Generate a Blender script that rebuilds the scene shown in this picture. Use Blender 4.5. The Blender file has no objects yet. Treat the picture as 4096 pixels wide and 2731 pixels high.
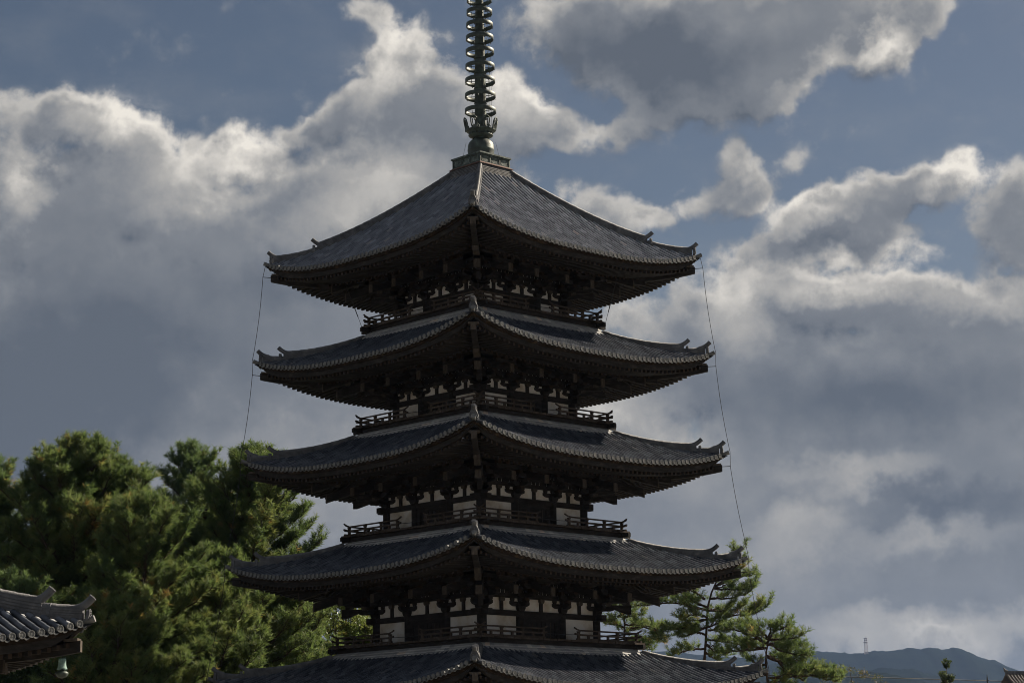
import bpy, bmesh, math, random
import numpy as np
from mathutils import Vector, Matrix

random.seed(7)
rng = np.random.default_rng(7)
D = bpy.data
SC = bpy.context.scene
COL = SC.collection
R = math.radians
PI = math.pi
HAZE = True
EYE = 3.2                      # the photographer stands on slightly higher ground than the pagoda court

# ------------------------------------------------------------------ camera
YAW, PITCH, ROLL = R(0.7781), R(11.6592), R(-0.8168)
cam_d = D.cameras.new('camera')
cam_d.sensor_width = 36.0
cam_d.lens = 76.22
cam_d.clip_start = 0.5
cam_d.clip_end = 40000.0
cam = D.objects.new('camera', cam_d)
COL.objects.link(cam)
fw = Vector((math.sin(YAW)*math.cos(PITCH), math.cos(YAW)*math.cos(PITCH), math.sin(PITCH)))
r0 = Vector((math.cos(YAW), -math.sin(YAW), 0.0))
u0 = r0.cross(fw)
rt = r0*math.cos(ROLL) + u0*math.sin(ROLL)
up = u0*math.cos(ROLL) - r0*math.sin(ROLL)
cam.matrix_world = Matrix(((rt.x, up.x, -fw.x, 0), (rt.y, up.y, -fw.y, 0), (rt.z, up.z, -fw.z, EYE), (0, 0, 0, 1)))
SC.camera = cam

# ------------------------------------------------------------------ sun and exposure
SUN_EL, SUN_ANG = R(34.5), R(31.3)          # angle measured from world +X towards +Y
sd = D.lights.new('sun', 'SUN')
sd.energy = 5.0
sd.angle = R(0.53)
sd.color = (1.0, 0.87, 0.70)
sun = D.objects.new('sun', sd)
COL.objects.link(sun)
sdir = Vector((math.cos(SUN_EL)*math.cos(SUN_ANG), math.cos(SUN_EL)*math.sin(SUN_ANG), math.sin(SUN_EL)))
sun.rotation_euler = sdir.to_track_quat('Z', 'Y').to_euler()
sun.location = (60, 40, 80)
SC.view_settings.view_transform = 'Standard'
SC.view_settings.look = 'None'
SC.view_settings.exposure = 1.0
SC.view_settings.gamma = 1.0
SC.render.engine = 'CYCLES'
SC.cycles.filter_width = 0.95

# ------------------------------------------------------------------ world: Nishita sky with procedural clouds
def node(nt, kind, **kw):
    n = nt.nodes.new(kind)
    for k, v in kw.items():
        if k.startswith('i_'):
            n.inputs[k[2:].replace('_', ' ')].default_value = v
        elif isinstance(k, str) and k.startswith('n') and k[1:].isdigit():
            n.inputs[int(k[1:])].default_value = v
        else:
            setattr(n, k, v)
    return n
def mth(nt, op, a, b=None, c=None, clamp=False):
    n = nt.nodes.new('ShaderNodeMath'); n.operation = op; n.use_clamp = clamp
    for i, x in enumerate((a, b, c)):
        if x is None: continue
        if isinstance(x, (int, float)): n.inputs[i].default_value = x
        else: nt.links.new(x, n.inputs[i])
    return n.outputs[0]
def vmth(nt, op, a, b=None, s=None):
    n = nt.nodes.new('ShaderNodeVectorMath'); n.operation = op
    for i, x in enumerate((a, b)):
        if x is None: continue
        if isinstance(x, (tuple, list)): n.inputs[i].default_value = x
        else: nt.links.new(x, n.inputs[i])
    if s is not None:
        if isinstance(s, (int, float)): n.inputs['Scale'].default_value = s
        else: nt.links.new(s, n.inputs['Scale'])
    return n.outputs['Value'] if op in ('DOT_PRODUCT', 'LENGTH', 'DISTANCE') else n.outputs[0]
def smooth(nt, x, lo, hi, a=0.0, b=1.0):
    n = nt.nodes.new('ShaderNodeMapRange'); n.interpolation_type = 'SMOOTHSTEP'
    nt.links.new(x, n.inputs[0])
    for i, v in enumerate((lo, hi, a, b)): n.inputs[i+1].default_value = v
    return n.outputs[0]
def mixc(nt, f, a, b, mode='MIX'):
    n = nt.nodes.new('ShaderNodeMix'); n.data_type = 'RGBA'; n.blend_type = mode
    for i, x in ((0, f), (6, a), (7, b)):
        if isinstance(x, (int, float)): n.inputs[i].default_value = x
        elif isinstance(x, (tuple, list)): n.inputs[i].default_value = (*x[:3], 1.0)
        else: nt.links.new(x, n.inputs[i])
    return n.outputs[2]

# clouds: (azimuth, elevation, half width, half height, tilt, weight) in degrees, azimuth clockwise from +Y
CLOUDS = [
    (-12.30, 17.25, 1.38, 0.86, 0, 0.8), (-10.53, 17.48, 1.73, 1.09, 0, 1.15), (-9.18, 16.99, 0.86, 0.86, 0, 0.7), (-11.56, 15.55, 3.45, 1.96, 0, 1.1),
    (-8.81, 15.87, 2.88, 1.27, 10, 1), (-6.48, 16.61, 1.50, 0.86, 10, 1), (-12.68, 14.94, 2.30, 1.61, 0, 0.6), (-2.68, 19.38, 1.09, 1.73, -50, 0.8),
    (-1.42, 18.48, 1.84, 1.61, -30, 0.85), (-3.40, 17.68, 1.61, 0.75, 20, 0.9), (-4.95, 17.21, 1.15, 0.46, 0, 0.8), (-1.25, 16.89, 3.80, 1.96, 0, 1.3),
    (1.03, 17.55, 1.73, 1.15, -30, 0.8), (2.59, 17.12, 2.19, 0.69, -10, 0.75), (-4.11, 15.62, 3.11, 1.50, 0, 1.1), (-2.45, 14.72, 4.60, 1.84, 0, 0.9),
    (-3.16, 20.50, 0.81, 0.58, 0, 0.5), (4.80, 19.27, 4.60, 1.96, -10, 1.5), (8.66, 19.88, 4.37, 1.84, 10, 1.5), (11.48, 19.47, 2.30, 0.92, 30, 0.9),
    (6.19, 17.86, 2.65, 1.04, -10, 0.8), (11.09, 18.83, 1.38, 0.86, 30, 0.8), (8.35, 18.21, 2.19, 0.86, 20, 0.7), (2.77, 19.90, 1.73, 1.15, 0, 0.6),
    (4.39, 17.36, 1.61, 0.69, 0, 0.5), (6.34, 15.24, 2.01, 0.71, 12, 0.85), (7.01, 15.89, 0.86, 0.98, -20, 0.85), (8.37, 16.00, 0.92, 0.40, 20, 0.35),
    (3.49, 15.08, 1.90, 0.81, -14, 0.95), (3.89, 12.33, 1.50, 1.27, 0, 0.5), (3.37, 9.93, 2.65, 1.96, 0, 0.6), (8.55, 14.69, 1.27, 0.86, 10, 0.8),
    (9.95, 14.84, 2.19, 0.92, 8, 1.1), (12.06, 15.40, 2.07, 0.92, 18, 1.05), (14.31, 14.90, 1.61, 1.27, 20, 0.9), (10.02, 13.87, 3.11, 0.86, 0, 0.9),
    (7.45, 13.48, 1.61, 1.04, 0, 0.7), (14.45, 13.55, 1.50, 1.50, 0, 1), (5.99, 12.04, 1.27, 2.07, 20, 0.8), (8.34, 12.53, 2.99, 0.81, 0, 0.9),
    (10.99, 12.52, 3.45, 0.81, 0, 0.95), (13.58, 12.14, 2.99, 0.81, 0, 0.9), (9.77, 10.87, 6.45, 2.19, 0, 1), (10.83, 9.35, 5.75, 1.84, 0, 0.8),
    (-5.98, 14.23, 2.30, 1.38, 0, 0.7), (-7.98, 14.88, 1.84, 1.04, 0, 0.6), (5.27, 11.15, 2.30, 1.73, 0, 0.5), (13.72, 10.79, 4.60, 1.73, 0, 0.8),
    (6.88, 10.64, 2.53, 1.96, 0, 0.7), (-9.44, 13.14, 8.06, 2.76, 0, 1.1), (-2.46, 12.88, 5.75, 2.53, 0, 0.9), (-11.63, 10.26, 8.06, 3.22, 0, 1),
    (-3.63, 10.36, 6.91, 2.99, 0, 0.9),
]
# where the cloud masses are thin and bright or deep and grey, same layout
CLOUD_TONE = [
    (-9.66, 17.53, 1.96, 1.27, 0, 0.5), (-7.76, 16.02, 2.76, 1.38, 15, 0.38), (-12.47, 15.51, 0.92, 1.38, 0, 0.45), (-6.48, 16.73, 1.38, 0.81, 0, 0.4),
    (-2.56, 19.04, 1.04, 1.96, -30, 0.45), (-2.69, 16.09, 2.65, 1.27, 0, 0.4), (0.80, 18.01, 1.61, 1.50, -30, 0.45), (-3.64, 14.94, 2.99, 1.04, 15, 0.32),
    (11.33, 18.93, 1.38, 0.81, 35, 0.6), (9.53, 18.26, 2.19, 0.69, 25, 0.35), (9.03, 14.89, 1.84, 0.69, 15, 0.4), (12.88, 15.68, 1.73, 0.69, 20, 0.5),
    (9.64, 13.04, 3.91, 0.81, 0, 0.45), (13.60, 12.48, 2.30, 0.69, 0, 0.3), (6.71, 12.48, 1.27, 1.73, 20, 0.35), (9.75, 8.03, 2.76, 0.69, 0, 0.3),
    (8.44, 6.71, 2.30, 0.92, 20, 0.22), (11.57, 6.16, 2.53, 0.69, 0, 0.22), (5.63, 7.93, 2.88, 1.73, 0, 0.12), (11.66, 3.81, 4.83, 0.92, 0, 0.42),
    (7.27, 5.61, 3.45, 1.84, 0, 0.15), (3.36, 9.70, 2.30, 1.15, 0, 0.3), (-8.99, 7.71, 2.30, 1.38, 0, 0.15), (-3.63, 7.84, 5.75, 2.30, 0, 0.2),
    (-1.29, 11.50, 2.99, 2.30, 0, 0.12), (4.80, 19.27, 3.45, 1.38, -10, -0.3), (-10.54, 11.41, 6.45, 2.99, 0, -0.25), (-12.03, 8.90, 5.29, 2.99, 0, -0.22),
    (10.30, 10.05, 5.75, 1.38, 0, -0.2), (12.40, 7.14, 3.68, 0.81, 0, -0.2), (9.91, 13.82, 2.30, 0.58, 0, -0.15), (-11.47, 16.11, 1.04, 0.69, 0, -0.2),
    (-4.11, 16.76, 1.27, 0.58, 0, -0.2), (-4.57, 13.22, 2.99, 0.81, 10, -0.12),
]
def blob_sum(g, W, blobs, acc=None):
    for (az, el, rx, ry, tilt, wt) in blobs:
        m = g.nodes.new('ShaderNodeMapping'); m.vector_type = 'TEXTURE'
        m.inputs['Location'].default_value = (az, el, 0)
        m.inputs['Rotation'].default_value = (0, 0, R(tilt))
        m.inputs['Scale'].default_value = (rx, ry, 1)
        g.links.new(W, m.inputs['Vector'])
        t = g.nodes.new('ShaderNodeTexGradient'); t.gradient_type = 'SPHERICAL'
        g.links.new(m.outputs[0], t.inputs[0])
        acc = mth(g, 'MULTIPLY', t.outputs['Fac'], wt) if acc is None else mth(g, 'MULTIPLY_ADD', t.outputs['Fac'], wt, acc)
    return acc
def cloud_group():
    g = D.node_groups.new('cloud_density', 'ShaderNodeTree')
    g.interface.new_socket('Vector', in_out='INPUT', socket_type='NodeSocketVector')
    g.interface.new_socket('Density', in_out='OUTPUT', socket_type='NodeSocketFloat')
    g.interface.new_socket('Cover', in_out='OUTPUT', socket_type='NodeSocketFloat')
    gi = g.nodes.new('NodeGroupInput'); go = g.nodes.new('NodeGroupOutput')
    P = gi.outputs[0]
    w1 = node(g, 'ShaderNodeTexNoise', i_Scale=0.55, i_Detail=3.0, i_Roughness=0.55)
    g.links.new(P, w1.inputs['Vector'])
    W = vmth(g, 'ADD', P, vmth(g, 'SCALE', vmth(g, 'SUBTRACT', w1.outputs['Color'], (0.5, 0.5, 0.5)), s=1.5))
    W = vmth(g, 'MULTIPLY', W, (1, 1, 0))
    acc = blob_sum(g, W, CLOUDS)
    # a broken cloud field everywhere else in the sky, outside the mapped patch
    sep = g.nodes.new('ShaderNodeSeparateXYZ'); g.links.new(P, sep.inputs[0])
    far = mth(g, 'MAXIMUM', smooth(g, mth(g, 'ABSOLUTE', mth(g, 'SUBTRACT', sep.outputs[0], 0.6)), 13.6, 22.0), smooth(g, sep.outputs[1], 21.5, 28.0))
    nf = node(g, 'ShaderNodeTexNoise', i_Scale=0.09, i_Detail=3.0)
    g.links.new(P, nf.inputs['Vector'])
    acc = mth(g, 'ADD', acc, mth(g, 'MULTIPLY', far, smooth(g, nf.outputs['Fac'], 0.42, 0.62, 0.0, 1.1)))
    low = smooth(g, sep.outputs[1], 10.3, 7.6, 0.0, 1.1)
    acc = mth(g, 'ADD', acc, low)
    cover = mth(g, 'MINIMUM', acc, 1.6)
    n1 = node(g, 'ShaderNodeTexNoise', i_Scale=0.75, i_Detail=9.0, i_Roughness=0.56, i_Distortion=0.25)
    g.links.new(P, n1.inputs['Vector'])
    n2 = node(g, 'ShaderNodeTexNoise', i_Scale=2.6, i_Detail=6.0, i_Roughness=0.6)
    g.links.new(P, n2.inputs['Vector'])
    nn = mth(g, 'ADD', mth(g, 'SUBTRACT', n1.outputs['Fac'], 0.5), mth(g, 'MULTIPLY', mth(g, 'SUBTRACT', n2.outputs['Fac'], 0.5), 0.28))
    dens = mth(g, 'MULTIPLY_ADD', nn, mth(g, 'MULTIPLY', smooth(g, cover, 0.0, 0.30, 0.45, 1.0), 1.65), cover)
    g.links.new(dens, go.inputs[0]); g.links.new(cover, go.inputs[1])
    return g

wd = D.worlds.new('World'); SC.world = wd; wd.use_nodes = True
nt = wd.node_tree; nt.nodes.clear()
wo = nt.nodes.new('ShaderNodeOutputWorld')
sky = nt.nodes.new('ShaderNodeTexSky'); sky.sky_type = 'NISHITA'; sky.sun_disc = False
sky.sun_elevation = SUN_EL; sky.sun_rotation = PI/2 - SUN_ANG
sky.air_density = 1.0; sky.dust_density = 0.6; sky.ozone_density = 2.0
bg_sky = nt.nodes.new('ShaderNodeBackground'); bg_sky.inputs[1].default_value = 0.05
tint = mixc(nt, 1.0, sky.outputs[0], (0.52, 0.455, 0.415), 'MULTIPLY')
nt.links.new(tint, bg_sky.inputs[0])
tc = nt.nodes.new('ShaderNodeTexCoord')
sp = nt.nodes.new('ShaderNodeSeparateXYZ'); nt.links.new(tc.outputs['Generated'], sp.inputs[0])
az = mth(nt, 'MULTIPLY', mth(nt, 'ARCTAN2', sp.outputs[0], sp.outputs[1]), 180/PI)
el = mth(nt, 'MULTIPLY', mth(nt, 'ARCSINE', sp.outputs[2]), 180/PI)
cx = nt.nodes.new('ShaderNodeCombineXYZ'); nt.links.new(az, cx.inputs[0]); nt.links.new(el, cx.inputs[1])
P0 = cx.outputs[0]
grp = cloud_group()
def dens_at(v):
    n = nt.nodes.new('ShaderNodeGroup'); n.node_tree = grp; nt.links.new(v, n.inputs[0]); return n.outputs
d0 = dens_at(P0)
d1 = dens_at(vmth(nt, 'ADD', P0, (0.42, 0.62, 0)))        # a step towards the sun
veil_n = node(nt, 'ShaderNodeTexNoise', i_Scale=0.35, i_Detail=8.0, i_Roughness=0.62)
nt.links.new(vmth(nt, 'MULTIPLY', P0, (1.0, 1.8, 1.0)), veil_n.inputs['Vector'])
veil = mth(nt, 'MULTIPLY', smooth(nt, veil_n.outputs['Fac'], 0.42, 0.72), smooth(nt, d0[1], 0.0, 0.35, 0.10, 0.34))
alpha = mth(nt, 'MAXIMUM', smooth(nt, d0[0], 0.03, 0.52), veil)
lit = mth(nt, 'SUBTRACT', d0[0], d1[0])
thin = smooth(nt, d0[0], 0.20, 1.05, 1.0, 0.0)
wn = node(nt, 'ShaderNodeTexNoise', i_Scale=0.9, i_Detail=6.0, i_Roughness=0.6)
nt.links.new(P0, wn.inputs['Vector'])
W0 = vmth(nt, 'ADD', P0, vmth(nt, 'SCALE', vmth(nt, 'SUBTRACT', wn.outputs['Color'], (0.5, 0.5, 0.5)), s=2.4))
W0 = vmth(nt, 'MULTIPLY', W0, (1, 1, 0))
tone = blob_sum(nt, W0, CLOUD_TONE)
val = mth(nt, 'MULTIPLY', lit, mth(nt, 'MULTIPLY_ADD', thin, 0.52, 0.10))
val = mth(nt, 'ADD', val, mth(nt, 'MULTIPLY', thin, 0.30))
val = mth(nt, 'ADD', val, mth(nt, 'MULTIPLY', tone, 1.1))
val = mth(nt, 'ADD', val, 0.20, clamp=True)
ramp = nt.nodes.new('ShaderNodeValToRGB')
e = ramp.color_ramp.elements
e[0].position = 0.0; e[0].color = (0.096, 0.112, 0.139, 1)
e[1].position = 1.0; e[1].color = (0.76, 0.715, 0.645, 1)
for p_, c_ in ((0.25, (0.182, 0.194, 0.214, 1)), (0.55, (0.35, 0.343, 0.33, 1))):
    q = e.new(p_); q.color = c_
nt.links.new(val, ramp.inputs[0])
bg_c = nt.nodes.new('ShaderNodeBackground'); nt.links.new(ramp.outputs[0], bg_c.inputs[0])
# unseen front-lit clouds opposite the sun, brightened to add fill under the eaves
away = mth(nt, 'ABSOLUTE', mth(nt, 'SUBTRACT', az, math.degrees(PI/2 - SUN_ANG)))
away = mth(nt, 'MINIMUM', away, mth(nt, 'SUBTRACT', 360.0, away))
nt.links.new(smooth(nt, away, 75.0, 150.0, 0.565, 0.72), bg_c.inputs[1])
mx = nt.nodes.new('ShaderNodeMixShader'); nt.links.new(alpha, mx.inputs[0])
nt.links.new(bg_sky.outputs[0], mx.inputs[1]); nt.links.new(bg_c.outputs[0], mx.inputs[2])
nt.links.new(mx.outputs[0], wo.inputs[0])

# ------------------------------------------------------------------ mesh helpers
class MB:
    """collects numpy chunks of verts / faces and links them as one mesh object"""
    def __init__(s): s.v = []; s.f = []; s.n = 0; s.uv = []; s.sm = []; s.t = []; s.m = []
    def add(s, verts, faces, uv=None, smooth=False, tint=None, mat=0):
        verts = np.asarray(verts, float).reshape(-1, 3)
        if uv is None: uv = np.zeros((len(verts), 2))
        if tint is None: tint = np.zeros(len(verts))
        if isinstance(faces, np.ndarray): faces = [faces]
        else:
            by = {}
            for q in faces: by.setdefault(len(q), []).append(q)
            faces = [np.array(q) for q in by.values()]
        for q in faces:
            s.f.append(q + s.n); s.sm.append(np.full(len(q), smooth)); s.m.append(np.full(len(q), mat))
        s.v.append(verts); s.uv.append(np.asarray(uv, float)); s.t.append(np.broadcast_to(tint, (len(verts),)))
        s.n += len(verts)
    def box(s, c, size, M=None, mat=0):
        x, y, z = [h/2 for h in size]
        v = np.array([(-x,-y,-z),(x,-y,-z),(x,y,-z),(-x,y,-z),(-x,-y,z),(x,-y,z),(x,y,z),(-x,y,z)])
        if M is not None: v = v @ np.array(M).T
        s.add(v + np.array(c), BOXF, mat=mat)
    def span(s, x0, x1, y0, y1, z0, z1, mat=0):
        s.box(((x0+x1)/2, (y0+y1)/2, (z0+z1)/2), (abs(x1-x0), abs(y1-y0), abs(z1-z0)), mat=mat)
    def beam(s, a, b, w, h, up=(0, 0, 1), mat=0):
        a = np.array(a, float); b = np.array(b, float); d = b-a; L = np.linalg.norm(d); d /= L
        side = np.cross(d, up); side /= np.linalg.norm(side); u = np.cross(side, d)
        M = np.stack([side, d, u], 1)
        s.box((a+b)/2, (w, L, h), M, mat)
    def prism(s, prof, axis_o, ax, ay, az, t, mat=0, smooth=False):
        """2D outline prof [(p,q)] placed at o + p*ax + q*ay, extruded by t along az (centred)"""
        o, ax, ay, az = [np.array(k, float) for k in (axis_o, ax, ay, az)]
        n = len(prof)
        A = np.array([o + p*ax + q*ay - az*t/2 for p, q in prof]); B = A + az*t
        f = [list(range(n))[::-1], [n+i for i in range(n)]] + [[i, (i+1) % n, n+(i+1) % n, n+i] for i in range(n)]
        s.add(np.vstack([A, B]), f, mat=mat, smooth=smooth)
    def tube(s, pts, rad, n=8, cap=True, smooth=True, mat=0, tint=None):
        pts = np.asarray(pts, float); m = len(pts); rad = np.broadcast_to(rad, (m,))
        T = np.gradient(pts, axis=0); T /= np.linalg.norm(T, axis=1)[:, None] + 1e-12
        ref = np.array((0, 0, 1.0)) if abs(T[:, 2]).mean() < 0.8 else np.array((1.0, 0, 0))
        S = np.cross(T, ref); S /= np.linalg.norm(S, axis=1)[:, None] + 1e-12; U = np.cross(S, T)
        th = np.arange(n)*2*PI/n
        V = pts[:, None] + rad[:, None, None]*(np.cos(th)[None, :, None]*S[:, None] + np.sin(th)[None, :, None]*U[:, None])
        i, j = np.meshgrid(np.arange(m-1), np.arange(n), indexing='ij')
        q = np.stack([i*n+j, i*n+(j+1) % n, (i+1)*n+(j+1) % n, (i+1)*n+j], -1).reshape(-1, 4)
        s.add(V.reshape(-1, 3), q, smooth=smooth, mat=mat, tint=tint)
        if cap:
            for k in (0, m-1): s.add(V[k], np.array([list(range(n)) if k else list(range(n))[::-1]]), mat=mat, tint=None if tint is None else tint)
    def lathe(s, prof, c=(0, 0, 0), n=24, mat=0, smooth=True):
        prof = np.array(prof, float); m = len(prof); th = np.arange(n)*2*PI/n
        V = np.zeros((m, n, 3)); V[:, :, 0] = prof[:, 0:1]*np.cos(th); V[:, :, 1] = prof[:, 0:1]*np.sin(th); V[:, :, 2] = prof[:, 1:2]
        V += np.array(c)
        i, j = np.meshgrid(np.arange(m-1), np.arange(n), indexing='ij')
        q = np.stack([i*n+j, i*n+(j+1) % n, (i+1)*n+(j+1) % n, (i+1)*n+j], -1).reshape(-1, 4)
        s.add(V.reshape(-1, 3), q, smooth=smooth, mat=mat)
    def xform(s, M, off=(0, 0, 0)):
        M = np.array(M, float); s.v = [v @ M.T + np.array(off) for v in s.v]; return s
    def rot4(s):
        v0, f0, u0, s0, t0, m0, n0 = s.v[:], s.f[:], s.uv[:], s.sm[:], s.t[:], s.m[:], s.n
        for k in (1, 2, 3):
            c, q = [(1, 0), (0, 1), (-1, 0), (0, -1)][k]
            M = np.array([(c, -q, 0), (q, c, 0), (0, 0, 1.0)])
            s.v += [v @ M.T for v in v0]; s.f += [f + k*n0 for f in f0]
            s.uv += [u + np.array((100.0*k, 0)) for u in u0]; s.sm += s0; s.t += t0; s.m += m0
        s.n = 4*n0
        return s
    def mesh(s, name, mats):
        me = D.meshes.new(name)
        V = np.vstack(s.v).astype(np.float32)
        loops = np.concatenate([f.ravel() for f in s.f]).astype(np.int32)
        tot = np.concatenate([np.full(len(f), f.shape[1]) for f in s.f]).astype(np.int32)
        me.vertices.add(len(V)); me.vertices.foreach_set('co', V.ravel())
        me.loops.add(len(loops)); me.loops.foreach_set('vertex_index', loops)
        me.polygons.add(len(tot))
        st = np.zeros(len(tot), np.int32); st[1:] = np.cumsum(tot)[:-1]
        me.polygons.foreach_set('loop_start', st)
        me.polygons.foreach_set('loop_total', tot)
        me.polygons.foreach_set('material_index', np.concatenate(s.m).astype(np.int32))
        me.update(calc_edges=True)
        me.polygons.foreach_set('use_smooth', np.concatenate(s.sm))
        UV = np.vstack(s.uv)
        if np.any(UV):
            ul = me.uv_layers.new(name='UVMap'); ul.data.foreach_set('uv', UV[loops].astype(np.float32).ravel())
        T = np.concatenate(s.t)
        if np.any(T):
            at = me.attributes.new('tint', 'FLOAT', 'POINT'); at.data.foreach_set('value', T.astype(np.float32))
        for m in (mats if isinstance(mats, (list, tuple)) else [mats]): me.materials.append(m)
        me.update()
        return me
    def build(s, name, mats, parent=None, loc=(0, 0, 0), rz=0.0):
        return link(name, s.mesh(name, mats), parent, loc, rz)
BOXF = np.array([(0,3,2,1),(4,5,6,7),(0,1,5,4),(1,2,6,5),(2,3,7,6),(3,0,4,7)])
def link(name, data, parent=None, loc=(0, 0, 0), rz=0.0):
    o = D.objects.new(name, data); COL.objects.link(o); o.location = loc; o.rotation_euler = (0, 0, rz)
    if parent is not None: o.parent = parent
    return o
def tag(o, label=None, cat=None, group=None, kind=None):
    if label: o['label'] = label
    if cat: o['category'] = cat
    if group: o['group'] = group
    if kind: o['kind'] = kind
    return o
def empty(name, loc=(0, 0, 0), rz=0.0): return link(name, None, None, loc, rz)
def rotz(a): return np.array([(math.cos(a), -math.sin(a), 0), (math.sin(a), math.cos(a), 0), (0, 0, 1.0)])

# ------------------------------------------------------------------ materials
def mat_new(name):
    m = D.materials.new(name); m.use_nodes = True; t = m.node_tree
    b = t.nodes['Principled BSDF']; return m, t, b
def ramp_node(t, fac, stops):
    r = t.nodes.new('ShaderNodeValToRGB'); e = r.color_ramp.elements
    e[0].position, e[0].color = stops[0][0], (*stops[0][1], 1); e[1].position, e[1].color = stops[-1][0], (*stops[-1][1], 1)
    for p, c in stops[1:-1]:
        q = e.new(p); q.color = (*c, 1)
    t.links.new(fac, r.inputs[0]); return r.outputs[0]
def noise_node(t, scale, detail=4, rough=0.55, vec=None):
    n = t.nodes.new('ShaderNodeTexNoise'); n.inputs['Scale'].default_value = scale; n.inputs['Detail'].default_value = detail; n.inputs['Roughness'].default_value = rough
    if vec is None:
        c = t.nodes.new('ShaderNodeTexCoord'); vec = c.outputs['Object']
    t.links.new(vec, n.inputs['Vector']); return n.outputs['Fac']
def bump(t, b, h, strength=0.3, dist=0.02):
    n = t.nodes.new('ShaderNodeBump'); n.inputs['Strength'].default_value = strength; n.inputs['Distance'].default_value = dist
    t.links.new(h, n.inputs['Height']); t.links.new(n.outputs[0], b.inputs['Normal'])
def noise_mat(name, stops, scale=3.0, rough=0.8, detail=5, bs=0.3, spec=0.3, metal=0.0, stretch=None):
    m, t, b = mat_new(name)
    vec = None
    if stretch:
        c = t.nodes.new('ShaderNodeTexCoord'); vec = vmth(t, 'MULTIPLY', c.outputs['Object'], stretch)
    f = noise_node(t, scale, detail, 0.6, vec)
    t.links.new(ramp_node(t, f, stops), b.inputs['Base Color'])
    b.inputs['Roughness'].default_value = rough; b.inputs['Specular IOR Level'].default_value = spec; b.inputs['Metallic'].default_value = metal
    if bs: bump(t, b, noise_node(t, scale*5, 3), bs)
    return m
def tile_mat(name, dark, light, rough=0.52):
    """weathered grey clay: every tile (one UV cell) has its own tone, plus moss and stains"""
    m, t, b = mat_new(name)
    uv = t.nodes.new('ShaderNodeUVMap'); uv.uv_map = 'UVMap'
    fl = vmth(t, 'FLOOR', uv.outputs[0])
    wn = t.nodes.new('ShaderNodeTexWhiteNoise'); wn.noise_dimensions = '2D'; t.links.new(fl, wn.inputs['Vector'])
    mid = tuple((a+c)/2 for a, c in zip(dark, light))
    col = ramp_node(t, wn.outputs['Value'], [(0.0, tuple(c*1.1 for c in dark)), (0.5, mid), (0.9, tuple(c*0.93 for c in light)), (0.97, tuple(c*1.25 for c in light)), (1.0, (light[0]*1.35, light[1]*1.1, light[2]*0.9))])
    big = noise_node(t, 0.9, 6, 0.6)
    col = mixc(t, smooth(t, big, 0.40, 0.7, 0.0, 0.18), col, tuple(c*0.70 for c in dark))
    fine = noise_node(t, 14.0, 4, 0.6)
    col = mixc(t, smooth(t, fine, 0.56, 0.72, 0.0, 0.5), col, tuple(c*1.35 for c in light))
    t.links.new(col, b.inputs['Base Color'])
    rr = mth(t, 'MULTIPLY_ADD', wn.outputs['Value'], 0.12, rough-0.06)
    t.links.new(rr, b.inputs['Roughness']); b.inputs['Specular IOR Level'].default_value = 0.4
    bump(t, b, noise_node(t, 30, 3), 0.25, 0.01)
    return m
M = {}
M['tile'] = tile_mat('roof_tile', (0.022, 0.028, 0.041), (0.108, 0.121, 0.146))
M['tile_skylit'] = tile_mat('skylit_roof_tile', (0.055, 0.064, 0.083), (0.170, 0.185, 0.213))  # top roof: brightness from the open sky is put into a lighter tile colour
M['tile_flat'] = tile_mat('flat_tile', (0.010, 0.012, 0.015), (0.026, 0.028, 0.032), 0.85)  # darkened so the shade in the gaps between rows is painted in
M['course'] = tile_mat('course_tile', (0.20, 0.205, 0.215), (0.40, 0.40, 0.39), 0.7)
M['ridge'] = noise_mat('ridge_tile', [(0.3, (0.045, 0.048, 0.054)), (0.6, (0.12, 0.123, 0.13)), (0.8, (0.24, 0.235, 0.22))], 2.5, 0.6, bs=0.5)
M['cap'] = noise_mat('cap_tile', [(0.3, (0.075, 0.08, 0.085)), (0.6, (0.16, 0.163, 0.16)), (0.8, (0.29, 0.27, 0.235))], 6.0, 0.6, bs=0.5)
M['wood'] = noise_mat('old_wood', [(0.25, (0.0120, 0.0112, 0.0106)), (0.55, (0.028, 0.0252, 0.0235)), (0.8, (0.066, 0.056, 0.049))], 2.2, 0.85, bs=0.6, spec=0.15, stretch=(1, 1, 3))
M['wood_end'] = noise_mat('weathered_wood', [(0.25, (0.038, 0.032, 0.027)), (0.6, (0.085, 0.072, 0.060)), (0.85, (0.20, 0.172, 0.145))], 5.0, 0.9, bs=0.6, spec=0.1, stretch=(2, 2, 0.7))
M['rail_wood'] = noise_mat('weathered_rail', [(0.25, (0.035, 0.028, 0.023)), (0.6, (0.085, 0.068, 0.055)), (0.85, (0.17, 0.14, 0.115))], 2.5, 0.9, bs=0.4, spec=0.1)
M['rafter_end'] = noise_mat('rafter_end_grain', [(0.25, (0.018, 0.014, 0.011)), (0.6, (0.042, 0.031, 0.024)), (0.85, (0.085, 0.062, 0.046))], 3.0, 0.9, bs=0.3, spec=0.1)
M['wood_fascia'] = noise_mat('mossy_board', [(0.3, (0.014, 0.011, 0.009)), (0.55, (0.028, 0.020, 0.015)), (0.70, (0.085, 0.06, 0.038)), (0.82, (0.16, 0.12, 0.075))], 3.2, 0.9, bs=0.6, spec=0.1)
M['plaster'] = noise_mat('white_plaster', [(0.25, (0.30, 0.24, 0.17)), (0.42, (0.55, 0.50, 0.43)), (0.55, (0.66, 0.645, 0.615)), (0.75, (0.73, 0.725, 0.71))], 1.1, 0.9, detail=8, bs=0.2, spec=0.1)
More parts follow.
